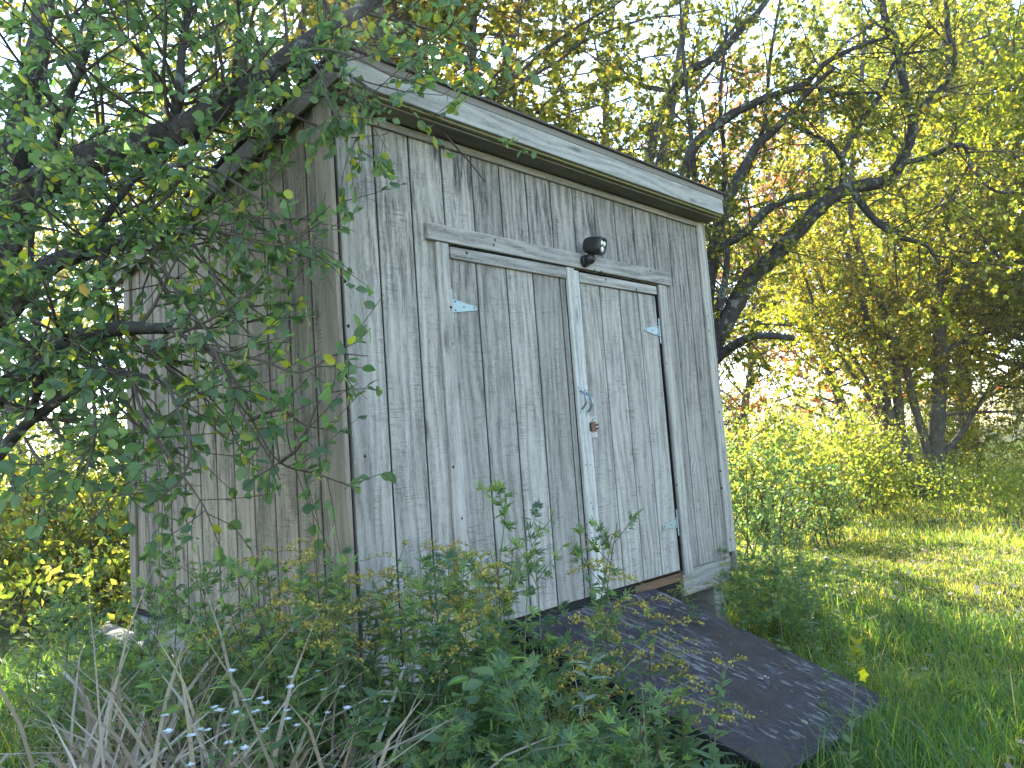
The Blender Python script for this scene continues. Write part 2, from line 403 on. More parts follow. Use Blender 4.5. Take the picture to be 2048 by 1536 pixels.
# plank helper: face at y=y0 (front) ; recessed joints show the dark backing
def plank_front(parent, x0, x1, z0, z1, y=0.0, t=.016, mat=FRONT, gap=.0052, name='plank', skew=0.0):
    mb = MB(); w_ = (x1 - x0) / 2 - gap
    c = (x0 + x1) / 2; b = .002
    prof = [(-w_, 0), (-w_, -t + b), (-w_ + b, -t), (w_ - b, -t), (w_, -t + b), (w_, 0)]
    mb.prism([(p[0], p[1]) for p in prof], 2, 0, z1 - z0)
    o = mb.build(name, mat, parent); o.location = (c, y, z0); return o
def plank_side(parent, y0, y1, z0, z1a, z1b, x=0.0, t=.016, mat=SIDE, gap=.0078):
    w_ = (y1 - y0) / 2 - gap; mb = MB(); b = .002
    prof = [(0, w_), (-t + b, w_), (-t, w_ - b), (-t, -w_ + b), (-t + b, -w_), (0, -w_)]
    n = len(prof); ha, hb = z1a - z0, z1b - z0
    vs = [(p[0], p[1], 0) for p in prof] + [(p[0], p[1], hb if p[1] > 0 else ha) for p in prof]
    mb.add(vs, [tuple(range(n))[::-1], tuple(range(n, 2 * n))] + [(i, (i + 1) % n, (i + 1) % n + n, i + n) for i in range(n)])
    o = mb.build('plank', mat, parent); o.location = (x, (y0 + y1) / 2, z0); return o

W, D_ = 3.09, 2.44
mb = MB(); mb.box((.02, -.0095, .425), (.618, .05, ZF - .002)); mb.box((2.445, -.0095, .57), (W - .002, .05, ZF - .002)); mb.box((.618, -.0095, 2.43), (2.445, .05, ZF - .002))
fw = mb.build('wall', DARK, shed); fw['label'] = 'grey front wall with double doors'
for k in range(15):
    x0, x1 = GX[k], min(GX[k + 1], W)
    if k == 0: x0 = .004
    jit = random.uniform(-.004, .004)
    if x1 <= .55: plank_front(fw, x0, x1, .42 + jit, ZF)
    elif x0 < .55:
        plank_front(fw, x0, x1, .42, ZF)
    elif x1 < 2.43: plank_front(fw, x0, x1, 2.425, ZF)
    elif x0 < 2.45:
        if k == 11: plank_front(fw, x0, x1, 2.425, ZF)
        else: plank_front(fw, x0, x1, .568, ZF)
    else: plank_front(fw, x0, x1, .566 + jit, ZF)
# side wall
mb = MB(); mb.prism([(0, .55), (D_, .55), (D_, roofz(D_) - .06), (0, roofz(0) - .06)], 0, -.0095, .05)
sw_ = mb.build('wall', DARK, shed); sw_['label'] = 'brownish side wall'
for k in range(12):
    y0, y1 = k * .2032 + (.02 if k == 0 else 0), (k + 1) * .2032
    plank_side(sw_, y0, y1, .60 - .02 * random.random(), roofz(y0) - .06, roofz(y1) - .06)
mb = MB(); mb.box((W - .05, 0, .56), (W, D_, roofz(D_) - .1))
rw = mb.build('wall', SIDE, shed); rw['label'] = 'far side wall out of sight'
mb = MB(); mb.box((.05, D_ - .05, .56), (W - .05, D_, roofz(D_) - .1)); mb.build('wall', SIDE, shed)
mb = MB(); mb.box((.03, .06, .50), (W - .06, D_ - .06, .56)); mb.build('floor', ORANGE, shed)
# corner trims
def board(name, a, b, mat, bevel=.003, parent=shed, label=None):
    mb = MB(); c = [(p + q) / 2 for p, q in zip(a, b)]; h = [(q - p) / 2 for p, q in zip(a, b)]
    mb.box([-v for v in h], h); o = mb.build(name, mat, parent, bevel); o.location = c
    if label: o['label'] = label
    return o
board('corner_board', (.0, -.0365, .40), (.092, -.0175, ZF), TRIM, label='pale trim board on the front corner')
board('corner_board', (-.040, -.0365, .45), (-.0175, .085, 2.99), CEDAR, label='brown trim board round the corner')
board('corner_board', (W - .075, -.0365, .60), (W + .003, -.0175, ZF), TRIM)
board('corner_board', (W + .004, -.0365, .47), (W + .026, .07, ZF), TRIM)
board('corner_board', (-.036, D_ - .075, .60), (-.0175, D_ + .02, roofz(D_) - .06), CEDAR, label='reddish brown back corner board')
# foundation: rim boards, skids, block
board('rim_board', (2.46, -.004, .40), (W - .01, .03, .562), RIMW)
board('rim_board', (.02, .01, .20), (.75, .04, .418), RIMW)
board('rim_board', (.76, .02, .30), (2.45, .05, .50), DARK)
board('door_sill', (.63, -.008, .515), (.84, .05, .566), RIMW); board('door_sill', (.845, -.008, .515), (1.93, .05, .566), DARK); board('door_sill', (1.935, -.004, .500), (2.44, .05, .550), ORANGE, label='raw brown floor board under the right door')
board('skid', (2.86, .02, .02), (3.0, 2.6, .39), RIMW)
board('skid', (.10, .05, -.02), (.24, 2.62, .28), RIMW)
mb = MB(); mb.box((-.07, -.38, -.055), (.07, .38, .055)); o = mb.build('skid', RIMW, shed, .004); o.location = (.02, 2.78, .33); o.rotation_euler = (R(4), 0, R(4)); o['label'] = 'timber end sticking out behind the back corner'
board('rim_board', (-.03, .08, .40), (-.003, D_, .55), RIMW)
# roof
def slab(name, x0, x1, y0, y1, off0, off1, mat, bevel=.0):
    mb = MB(); vs = []
    for o_ in (off0, off1):
        for x, y in ((x0, y0), (x1, y0), (x1, y1), (x0, y1)): vs.append((x, y, roofz(y) + o_))
    mb.add(vs, [(3, 2, 1, 0), (4, 5, 6, 7), (0, 1, 5, 4), (1, 2, 6, 5), (2, 3, 7, 6), (3, 0, 4, 7)])
    return mb.build(name, mat, shed, bevel)
slab('roof_deck', -.052, W + .035, -.172, D_ + .22, -.055, .018, SOFF)
# shingle courses, individually proud
for i in range(18):
    y0 = -.215 + i * .155; y1 = y0 + .17
    s_ = slab('shingle_course', -.075, W + .055, y0, y1, .0195 + .003 * (i % 2), .030 + .003 * (i % 2), SHING)
o = slab('drip_strip', -.062, W + .045, -.198, -.173, -.015, .0185, DRIP)
o = board('fascia', (-.052, -.194, 2.978), (W + .032, -.174, 3.094), FASC, .002); 
o = board('fascia_lip', (-.052, -.174, 2.966), (W + .032, -.150, 2.977), plain('mossy_edge', (.20, .19, .09), .9), .0)
board('soffit', (-.03, -.149, 2.955), (1.62, -.038, 2.965), SOFF); board('soffit', (1.625, -.149, 2.955), (W + .03, -.038, 2.965), SOFF)
board('frieze', (.0, -.034, 2.915), (W, -.0175, 2.953), TRIMH)
# rake board along the side wall
mb = MB(); mb.prism([(-.172, roofz(-.172) - .105), (D_ + .22, roofz(D_ + .22) - .105), (D_ + .22, roofz(D_ + .22) - .004), (-.172, roofz(-.172) - .004)], 0, -.070, -.053)
mb.build('rake_board', SOFF, shed, .002)
mb = MB(); mb.prism([(-.172, roofz(-.172) - .105), (D_ + .22, roofz(D_ + .22) - .105), (D_ + .22, roofz(D_ + .22) - .004), (-.172, roofz(-.172) - .004)], 0, W + .036, W + .052)
mb.build('rake_board', CEDAR, shed, .002)
# door surround
def tilt_board(name, x0, z0a, z1a, x1, z0b, z1b, y0, y1, mat, parent=shed):
    mb = MB(); cx = (x0 + x1) / 2; cz = z0a
    vs = []
    for y in (y0, y1): vs += [(x0 - cx, y, z0a - cz), (x1 - cx, y, z0b - cz), (x1 - cx, y, z1b - cz), (x0 - cx, y, z1a - cz)]
    mb.add(vs, [(0, 1, 2, 3), (7, 6, 5, 4), (0, 4, 5, 1), (1, 5, 6, 2), (2, 6, 7, 3), (3, 7, 4, 0)])
    o = mb.build(name, mat, parent, .003); o.location = (cx, 0, cz); return o
tilt_board('door_header', .478, 2.424, 2.508, 2.588, 2.430, 2.522, -.041, -.0175, TRIMH)
tilt_board('door_jamb', .533, .50, 2.420, .612, .50, 2.420, -.036, -.0175, TRIM)
tilt_board('door_jamb', 2.440, .54, 2.424, 2.530, .54, 2.424, -.037, -.0175, TRIM)

def hinge(parent, x, z, sgn, skew=0, y=-.0225):
    """tee hinge: tapered leaf over the door, knuckle and pin on the jamb side"""
    mb = MB(); L = .165
    def P(u, v): return (x + sgn * u, v)
    prof = [P(.004, -.034), P(.004, .034), P(L - .012, .010 + skew), P(L, .004 + skew), P(L, -.006 + skew), P(L - .012, -.011 + skew)]
    if sgn > 0: prof = prof[::-1]
    prof = [(a, b + z) for a, b in prof]
    mb.prism(prof, 1, y - .0025, y)
    for u, v in ((.022, -.022), (.022, .022), (.078, 0), (L - .018, 0)):
        c = P(u, v * 1); mb.cyl((c[0], y - .0005, c[1] + z + skew * u / L), (c[0], y - .0033, c[1] + z + skew * u / L), .0046, 8, 1)
    mb.cyl((x, y - .005, z - .036), (x, y - .005, z + .036), .0058, 8)
    mb.cyl((x, y - .005, z + .040), (x, y - .005, z + .082), .0050, 8)
    mb.cyl((x, y - .005, z - .082), (x, y - .005, z - .040), .0050, 8)
    xa, xb = sorted((x - sgn * .002, x - sgn * .012))
    mb.box((xa, y - .002, z - .080), (xb, y, z + .080))
    return mb.build('hinge', [GALV, HOLE], parent)

def handle(parent, x, z0, z1, y):
    pts = [(x, y, z1 - .012), (x, y - .012, z1 - .022), (x, y - .034, z1 - .045), (x, y - .038, (z0 + z1) / 2), (x, y - .034, z0 + .045), (x, y - .012, z0 + .022), (x, y, z0 + .012)]
    P, r = smooth_poly(pts, [.0075, .006, .0065, .008, .0065, .006, .0075], 3)
    V, l, s = tubes([(P, r)], 6)
    mb = MB(); mb.add(V, [tuple(l[i:i + 4]) for i in s])
    for z in (z0, z1): mb.box((x - .016, y - .003, z - .012), (x + .016, y, z + .012)); 
    for z in (z0, z1):
        for dx in (-.009, .009): mb.cyl((x + dx, y - .002, z), (x + dx, y - .0045, z), .003, 6, 1)
    return mb.build('handle', [STEEL, HOLE], parent)

# doors
mb = MB(); mb.box((.618, -.0125, .585), (1.545, .03, 2.41))
dl = mb.build('door', DARK, shed); dl['label'] = 'left door of the pair'
for a, b in ((.616, .803), (.803, 1.019), (1.019, 1.226), (1.226, 1.450), (1.450, 1.500)):
    plank_front(dl, a, b, .572, 2.352, -.005, .014, DOORW)
tilt_board('rail', .620, 2.350, 2.408, 1.494, 2.352, 2.416, -.036, -.0195, TRIMH, dl)
tilt_board('stile', 1.499, .55, 2.419, 1.562, .55, 2.419, -.040, -.019, TRIMP, dl)
hinge(dl, .616, 2.115, 1, .0); hinge(dl, .614, .905, 1)
handle(dl, 1.526, 1.590, 1.722, -.041)
mb = MB(); mb.box((1.565, -.0125, .585), (2.41, .03, 2.405))
dr = mb.build('door', DARK, shed); dr['label'] = 'right door of the pair'
for a, b in ((1.605, 1.626), (1.626, 1.815), (1.815, 2.012), (2.012, 2.209), (2.209, 2.412)):
    plank_front(dr, a, b, .574, 2.345, -.005, .014, DOORW, .0045 if b - a > .05 else .002)
tilt_board('rail', 1.614, 2.344, 2.404, 2.409, 2.352, 2.408, -.036, -.0195, TRIMH, dr)
tilt_board('stile', 1.5635, .56, 2.410, 1.607, .56, 2.410, -.036, -.019, TRIMP, dr)
hinge(dr, 2.412, 2.112, -1); hinge(dr, 2.414, .872, -1, -.012)
handle(dr, 1.582, 1.575, 1.708, -.037)
mb = MB()
mb.box((1.596, -.043, 1.475), (1.640, -.0365, 1.527), 0); mb.box((1.588, -.047, 1.478), (1.594, -.036, 1.524), 1)
mb.cyl((1.645, -.037, 1.49), (1.645, -.055, 1.49), .006, 8, 0); mb.cyl((1.645, -.037, 1.512), (1.645, -.055, 1.512), .006, 8, 0)
mb.box((1.610, -.030, 1.440), (1.665, -.0196, 1.470), 2); mb.box((1.610, -.030, 1.532), (1.665, -.0196, 1.560), 2)
mb.build('latch', [RUST, HOLE, TRIMP], dr, .001)
# splintered piece on the siding right of the doors
mb = MB()
for i, (x, z, h) in enumerate(((2.655, 1.19, .13), (2.672, 1.16, .10))):
    mb.add([(x - .006, -.0165, z), (x + .008, -.0165, z), (x + .016, -.034, z + h * .6), (x + .006, -.040, z + h), (x - .002, -.024, z + h * .5)], [(0, 1, 2, 4), (4, 2, 3)])
mb.build('splinter', TRIMP, fw)

# ------------------------------------------------------------------ security light
light = empty('security_light', (1.655, -.05, 2.49)); tag(light, 'black battery spotlight with three round lenses above the doors', 'light')
mb = MB(); mb.cyl((0, .008, -.02), (0, -.02, -.02), .036, 20); mb.build('mount', BPLAS, light, .003)
def ball(c, r, name, mat, parent, sc=(1, 1, 1), rot=None):
    import bmesh
    bm = bmesh.new(); bmesh.ops.create_uvsphere(bm, u_segments=20, v_segments=12, radius=r)
    for v in bm.verts: v.co = Vector((v.co.x * sc[0], v.co.y * sc[1], v.co.z * sc[2]))
    me = bpy.data.meshes.new(name); bm.to_mesh(me); bm.free(); me.materials.append(mat)
    for p in me.polygons: p.use_smooth = True
    o = link(name, me, parent, c)
    if rot: o.rotation_euler = rot
    return o
ball((.004, -.036, -.014), .033, 'ball_joint', BPLAS, light)
# housing: rounded section lofted along its axis
ax = Vector((.22, -.93, -.24)).normalized(); upv = Vector((0, 0, 1)); sx = ax.cross(upv).normalized(); uz = sx.cross(ax)
org = Vector((.018, -.062, .060))
mb = MB(); N_ = 28; rings = [(-.062, .30), (-.058, .62), (-.045, .84), (-.015, .97), (.025, 1.0), (.050, 1.0), (.060, .93), (.061, .82), (.054, .80), (.054, .02)]
vs = []
def sec(t, s_):
    e = 2 / 3.0; a_, b_ = .050, .053
    c, q = math.cos(t), math.sin(t)
    return (a_ * s_ * math.copysign(abs(c) ** e, c), b_ * s_ * math.copysign(abs(q) ** e, q))
for d, s_ in rings:
    for i in range(N_):
        u_, v_ = sec(2 * math.pi * i / N_, s_); vs.append(org + ax * d + sx * u_ + uz * v_)
fs = [(r_ * N_ + i, r_ * N_ + (i + 1) % N_, (r_ + 1) * N_ + (i + 1) % N_, (r_ + 1) * N_ + i) for r_ in range(len(rings) - 1) for i in range(N_)]
fs += [tuple(range(N_))[::-1]]
mb.add(vs, fs); hs = mb.build('housing', BPLAS, light, 0, True)
for u_, v_, r_, nm in ((-.018, .016, .0150, 'lens'), (.018, .016, .0150, 'lens'), (0, -.019, .0165, 'motion_sensor')):
    c = org + ax * .055 + sx * u_ + uz * v_
    o = ball(c, r_, nm, LENS, light); o.rotation_euler = ax.to_track_quat('Z', 'Y').to_euler(); o.scale = (1, 1, .45)
# two tiny lines of white print on the side
mb = MB()
for ln, (n_, z_) in enumerate(((6, .012), (9, .004))):
    for i in range(n_):
        p = org - ax * (.040 - i * .0034) + uz * z_ - sx * .0502 * .0
        side = -sx * (.0502 if i > 2 else .049)
        q = p + side; hh = .0024
        a_, b_ = ax * .0012, uz * hh
        mb.add([q - a_ - b_, q + a_ - b_, q + a_ + b_ * (.6 + .4 * (i % 2)), q - a_ + b_ * (.6 + .4 * (i % 2))], [(0, 1, 2, 3)])
mb.build('print', WPRINT, hs)

# ------------------------------------------------------------------ ramp
ramp = empty('ramp', (1.6, -.7, .25)); tag(ramp, 'dark painted plywood ramp with flaking paint leading up to the shed doors', 'ramp')
def ramp_z(x, y):  # slight twist
    t = (x - .85) / 1.22
    return (.560 + .300 * y) * (1 - t) + (.532 + .335 * y) * t
def ramp_piece(name, x0, x1, y0, y1, zt, zb, mat, bev=.002):
    mb = MB(); vs = []; nx, ny = 4, 6
    c = Vector(((x0 + x1) / 2, (y0 + y1) / 2, .3))
    ml = Vector((1.6, -.7, .25))
    for o_ in (zb, zt):
        for (x, y) in ((x0, y0), (x1, y0), (x1, y1), (x0, y1)): vs.append(Vector((x, y, ramp_z(x, y) + o_)) - c)
    mb.add(vs, [(3, 2, 1, 0), (4, 5, 6, 7), (0, 1, 5, 4), (1, 2, 6, 5), (2, 3, 7, 6), (3, 0, 4, 7)])
    o = mb.build(name, mat, ramp, bev); o.location = c - ml; return o
ramp_piece('deck', .85, 2.075, -1.36, -.045, 0, -.018, RAMPM)
ramp_piece('stringer', .875, .915, -1.30, -.03, -.0185, -.13, BLACKP)
ramp_piece('stringer', 2.01, 2.05, -1.30, -.03, -.0185, -.13, BLACKP)
ramp_piece('stringer', 1.44, 1.48, -1.25, -.03, -.0185, -.13, BLACKP)
mb = MB(); mb.prism([(.66, .20), (.87, .20), (.87, .52), (.72, .50), (.66, .42)], 1, -.06, -.045)
o = mb.build('end_board', BLACKP, ramp); o.location = (-1.6, .7, -.25)

# ------------------------------------------------------------------ trees
class Tree:
    def __init__(s, seed): s.r = np.random.default_rng(seed); s.big = []; s.tw = []; s.lp = []; s.ld = []
    def limb(s, pts, r0, r1, sub=4, pw=1.0):
        """pts world points"""
        n = len(pts); r = r0 + (r1 - r0) * (np.linspace(0, 1, n) ** pw)
        P, rr = smooth_poly(pts, r, sub); rr = rr * (1 + .07 * np.sin(np.arange(len(rr)) * 2.1 + r0 * 90))
        (s.big if r0 > .012 else s.tw).append((P, rr)); return P, rr
    def shoot(s, p, d, L, r, lvl, up=.25, leaf=8, spread=.9, wob=.25, kids=5, droop=0):
        n = max(4, int(L / .12)) if L < 1.2 else 9
        d = d / np.linalg.norm(d); P = [p]; st = L / (n - 1)
        for i in range(n - 1):
            d = d + s.r.normal(0, wob, 3) * .35; d[2] += (up - droop) * .15; d /= np.linalg.norm(d); P.append(P[-1] + d * st)
        P = np.array(P); rr = np.linspace(r, max(r * .35, .0012), n)
        (s.big if r > .012 else s.tw).append((P, rr))
        if lvl <= 0:
            t = s.r.uniform(.15, 1, leaf) * (n - 1); i = np.minimum(t.astype(int), n - 2); f = (t - i)[:, None]
            q = P[i] * (1 - f) + P[i + 1] * f
            s.lp.append(q); s.ld.append((P[i + 1] - P[i]) / st + s.r.normal(0, .8, (leaf, 3)) + np.array([0, 0, -.35]))
            return
        for k in range(kids):
            t = s.r.uniform(.12, 1) * (n - 1); i = min(int(t), n - 2)
            q = P[i] + (P[i + 1] - P[i]) * (t - i); a = (P[i + 1] - P[i]) / st
            e = s.r.normal(0, 1, 3); e -= a * (e @ a); e /= np.linalg.norm(e)
            nd = a * s.r.uniform(.4, 1) + e * spread
            s.shoot(q, nd, L * s.r.uniform(.38, .68), max(rr[i] * .6, .0015), lvl - 1, up, leaf, spread, wob, kids, droop)
    def sprout(s, P, rr, n, L, lvl, t0=.2, **kw):
        for k in range(n):
            t = s.r.uniform(t0, 1) * (len(P) - 1); i = min(int(t), len(P) - 2)
            a = P[i + 1] - P[i]; a = a / np.linalg.norm(a); e = s.r.normal(0, 1, 3); e -= a * (e @ a); e /= np.linalg.norm(e)
            s.shoot(P[i], a * s.r.uniform(.2, .9) + e, L * s.r.uniform(.5, 1.15), max(.002, min(rr[i] * .45, .009)), lvl, **kw)
    def leafdata(s):
        P = np.vstack(s.lp); D = np.vstack(s.ld); N = s.r.normal(0, 1, P.shape) + np.array([0, 0, .8]); return P, D, N
    def finish(s, root, bark, tw, leaf, tpl, size, tintf, prune=None, nleafobj=0, leafname='foliage'):
        o = np.array(root.location)
        if s.big:
            link('trunk', tubes_mesh('trunk', [(P - o, r) for P, r in s.big], bark, 6), root)
        if s.tw: tag(link('twigs', tubes_mesh('twigs', [(P - o, r) for P, r in s.tw], tw, 4), root), kind='stuff')
        P, D, N = s.leafdata()
        if prune is not None: k = prune(P); P, D, N = P[k], D[k], N[k]
        sz = s.r.uniform(size[0], size[1], len(P)); ti = np.clip(tintf(s.r, P), 0, 1); wd = s.r.uniform(.75, 1.25, len(P)) * (.9 if tpl is T_BROAD else 1.3)
        if nleafobj:
            v = P - CP; dep = v @ CFW; px = 1024 + 1521 * (v @ CRT) / dep; py = 768 - 1521 * (v @ CUP) / dep
            ok = (dep > .6) & (px > 0) & (px < 2048) & (py > 0) & (py < 1536)
            score = np.where(ok, sz / np.maximum(dep, .1), 0); idx = np.argsort(-score)[:nleafobj]
            msk = np.zeros(len(P), bool); msk[idx] = True
            vars_ = [mesh_from('leaf', *place_tpl(T_BROAD, np.zeros((1, 3)), np.array([[0, 1., 0]]), np.array([[0, 0, 1.]]), 1.0)[:3], [leaf], np.full(12, t_)) for t_ in (.1, .25, .4, .5, .6, .75, .88, .96)]
            tv = np.array((.1, .25, .4, .5, .6, .75, .88, .96))
            X, Y, Z = frame(D, N)
            for i in idx:
                me = vars_[int(np.argmin(abs(tv - ti[i])))]
                l = link('leaf', me, root); mt = Matrix.Identity(4)
                for a in range(3): mt[a][0] = X[i, a] * sz[i] * wd[i]; mt[a][1] = Y[i, a] * sz[i]; mt[a][2] = Z[i, a] * sz[i]; mt[a][3] = P[i, a] - o[a]
                l.matrix_local = mt
            P, D, N, sz, ti, wd = [q[~msk] for q in (P, D, N, sz, ti, wd)]
        tag(link(leafname, leaves_mesh(leafname, tpl, P - o, D, N, sz, ti, leaf, wd), root), kind='stuff')
        return len(P)

def pts(L): return [at(*p) for p in L]

# --- near left tree, leaning over the side wall
T = Tree(11)
l1 = T.limb(pts([(-330, 1900, 3.7), (-200, 1400, 3.7), (-120, 1000, 3.7), (-60, 700, 3.65), (5, 470, 3.6), (60, 385, 3.5), (150, 335, 3.4), (250, 300, 3.4), (370, 258, 3.3), (450, 205, 3.3), (540, 140, 3.35), (630, 75, 3.4), (740, 10, 3.5), (840, -60, 3.6)]), .125, .02, 5, 1.0)
l2 = T.limb(pts([(0, 480, 3.6), (25, 330, 3.55), (60, 170, 3.6), (85, 40, 3.7), (100, -150, 3.8)]), .075, .04)
l3 = T.limb(pts([(-60, 740, 3.6), (40, 590, 3.4), (110, 525, 3.3), (200, 497, 3.2), (300, 476, 3.1), (390, 455, 3.0)]), .06, .014)
l4 = T.limb(pts([(-80, 860, 3.5), (30, 760, 3.2), (110, 700, 3.0), (220, 660, 2.9), (335, 657, 2.8)]), .055, .020)
l5 = T.limb(pts([(60, 830, 2.9), (80, 760, 2.9), (75, 650, 2.9), (62, 540, 2.9), (66, 440, 2.95), (90, 330, 3.0)]), .016, .010)
l6 = T.limb(pts([(-60, 980, 3.1), (40, 860, 3.0), (120, 800, 2.9), (180, 745, 2.8), (260, 748, 2.7), (330, 760, 2.6)]), .028, .006)
l7 = T.limb(pts([(340, 270, 3.3), (358, 190, 3.3), (364, 100, 3.35), (385, -30, 3.4)]), .024, .014)
l8 = T.limb(pts([(80, 375, 3.5), (140, 190, 3.3), (175, 90, 3.2), (200, -30, 3.2)]), .020, .010)
l9 = T.limb(pts([(150, 520, 3.2), (215, 430, 3.1), (280, 350, 3.1), (360, 330, 3.0), (440, 345, 2.9)]), .018, .006)
l10 = T.limb(pts([(540, 140, 3.35), (620, 130, 3.2), (700, 150, 3.0), (760, 200, 2.9)]), .014, .004)
# thin shoots over the side wall
hang = [
 [(560, 135, 3.2), (630, 100, 2.9), (700, 110, 2.8), (780, 150, 2.8), (850, 170, 2.8)],
 [(600, 100, 3.3), (640, 150, 2.9), (660, 210, 2.8), (690, 260, 2.8)],
 [(300, 690, 2.7), (400, 650, 2.7), (480, 600, 2.7), (560, 535, 2.75), (640, 500, 2.8)],
 [(330, 657, 2.8), (400, 690, 2.6), (470, 760, 2.5), (510, 850, 2.5), (560, 925, 2.5), (640, 950, 2.5), (705, 975, 2.5)],
 [(335, 657, 2.8), (430, 700, 2.5), (520, 720, 2.4), (600, 745, 2.4), (670, 710, 2.4), (735, 712, 2.4)],
 [(330, 760, 2.6), (360, 830, 2.4), (380, 900, 2.3), (360, 960, 2.3), (300, 1010, 2.3)],
 [(260, 748, 2.7), (290, 840, 2.4), (330, 900, 2.3), (400, 1000, 2.3), (420, 1040, 2.3)],
 [(390, 455, 3.0), (470, 470, 2.8), (560, 490, 2.7), (650, 440, 2.7)],
 [(300, 476, 3.1), (340, 560, 2.8), (380, 620, 2.7), (440, 700, 2.6), (470, 800, 2.5)],
 [(440, 345, 2.9), (520, 400, 2.8), (600, 470, 2.7), (680, 510, 2.7)],
 [(180, 745, 2.8), (190, 850, 2.5), (170, 950, 2.3), (120, 1030, 2.2)],
 [(40, 860, 3.0), (90, 930, 2.6), (200, 980, 2.4), (270, 960, 2.3)],
 [(500, 840, 2.5), (560, 820, 2.4), (610, 850, 2.4), (660, 860, 2.4)],
 [(560, 925, 2.5), (600, 890, 2.4), (640, 800, 2.4), (680, 780, 2.4)],
 [(430, 700, 2.5), (480, 820, 2.4), (530, 900, 2.4), (560, 960, 2.4)],
]
H = [T.limb(pts(h), .008, .0022, 5) for h in hang]
T0 = len(T.lp)
for (P, rr), n in zip(H, (9, 5, 14, 20, 15, 13, 13, 8, 20, 8, 20, 22, 6, 6, 8)):
    T.sprout(P, rr, n, .26, 0, t0=.05, leaf=5, droop=.25, wob=.35)
for (P, rr), n, L in ((l1, 46, 1.0), (l2, 22, .9), (l3, 20, .7), (l4, 16, .55), (l6, 16, .5), (l7, 14, .7), (l8, 16, .7), (l9, 16, .6), (l10, 12, .5), (l5, 6, .3)):
    T.sprout(P, rr, n, L, 1, t0=.25 if L > .9 else .1, leaf=12, kids=5, up=.15, wob=.35)
def vis_left(P):
    # keep twigs from growing through the siding and roof
    inside = (P[:, 0] > -.06) & (P[:, 0] < 3.2) & (P[:, 1] > -.15) & (P[:, 1] < 2.7) & (P[:, 2] < 3.15)
    return ~inside
b = at(-330, 1900, 3.7)
lt = empty('apple_tree', (float(b[0]), float(b[1]), float(gz(b[0], b[1]))))
tag(lt, 'near leaning tree with round green leaves hanging over the side wall of the shed', 'tree')
T.finish(lt, BARK, TWIG, APPLE, T_BROAD, (.028, .053), lambda r, P: np.where(r.random(len(P)) < .12, r.uniform(.78, 1, len(P)), r.uniform(0, .7, len(P))) + .0, vis_left, 300)

# --- near right tree behind the right corner: dark curving limbs
T = Tree(5); d0 = 7.0
def RL(L, d=None): return pts([(x, y, d0 if d is None else d) for x, y in L])
R1 = T.limb(pts([(1330, 1160, 7.2), (1370, 950, 7.1), (1400, 790, 7.0), (1428, 690, 7.0), (1465, 620, 7), (1500, 555, 7), (1541, 519, 7), (1589, 468, 7), (1637, 417, 7), (1678, 385, 7), (1726, 371, 7), (1770, 362, 7), (1798, 331, 7), (1811, 301, 7), (1825, 260, 7), (1825, 236, 7)]), .105, .045, 4, .8)
R1a = T.limb(RL([(1825, 236), (1811, 191), (1801, 130), (1791, 85), (1774, 51), (1763, 0), (1750, -90)]), .045, .03)
R1b = T.limb(RL([(1825, 236), (1856, 202), (1886, 171), (1910, 123), (1897, 68), (1893, 0), (1900, -80)]), .035, .018)
R1c = T.limb(pts([(1800, 328, 7), (1856, 314, 7), (1910, 290, 6.9), (1931, 297, 6.8), (1945, 338, 6.8), (1992, 383, 6.7), (2060, 379, 6.6)]), .028, .012)
R2 = T.limb(pts([(1405, 700, 7), (1420, 560, 7), (1435, 500, 7), (1487, 468, 6.9), (1528, 424, 6.9), (1569, 402, 6.9), (1610, 390, 6.95), (1660, 378, 7)]), .045, .028)
R3 = T.limb(RL([(1685, 375), (1688, 342), (1681, 314), (1657, 287), (1623, 267), (1586, 253)]), .036, .014)
R3b = T.limb(RL([(1684, 314), (1705, 273), (1736, 225), (1760, 191), (1774, 161), (1794, 116), (1830, 105), (1900, 95), (1980, 70)]), .028, .010)
R4 = T.limb(pts([(1405, 700, 7.1), (1388, 540, 7.1), (1368, 400, 7.1), (1384, 300, 7), (1449, 239, 7), (1504, 208, 7), (1562, 185, 7), (1610, 167, 7), (1651, 126, 7), (1709, 96, 7), (1774, 75, 7)]), .06, .016)
R5 = T.limb(RL([(1440, 420), (1510, 297), (1541, 267), (1576, 232), (1610, 191), (1634, 167), (1668, 135)]), .045, .02)
R6 = T.limb(pts([(1400, 790, 7.9), (1330, 600, 8.2), (1290, 400, 8.2), (1320, 240, 8.2), (1370, 150, 8.1), (1411, 126, 8), (1449, 96, 8), (1483, 58, 8), (1514, 27, 8), (1560, -40, 8)]), .06, .03)
R7 = T.limb(pts([(1415, 735, 7), (1452, 702, 6.9), (1487, 680, 6.8), (1521, 671, 6.8), (1588, 676, 6.8)]), .05, .026)
R8 = T.limb(RL([(1637, 178), (1675, 186), (1760, 185), (1856, 185), (1930, 170)]), .022, .008)
stems = [T.limb(pts(p), .04, .012) for p in (
 [(1395, 720, 7.2), (1400, 560, 7.2), (1395, 430, 7.2), (1385, 300, 7.2), (1370, 150, 7.2), (1360, 0, 7.2)],
 [(1410, 700, 7.3), (1425, 560, 7.3), (1440, 440, 7.3), (1450, 330, 7.3), (1440, 200, 7.3), (1455, 50, 7.3)],
 [(1400, 650, 7.5), (1415, 520, 7.5), (1460, 400, 7.5), (1500, 330, 7.5), (1530, 240, 7.5), (1540, 120, 7.5), (1560, 0, 7.5)],
 [(1437, 620, 6.8), (1450, 560, 6.8), (1455, 500, 6.8), (1440, 440, 6.8)],
 [(1700, 372, 7), (1740, 430, 6.9), (1790, 470, 6.8), (1850, 490, 6.8), (1880, 530, 6.8)])]
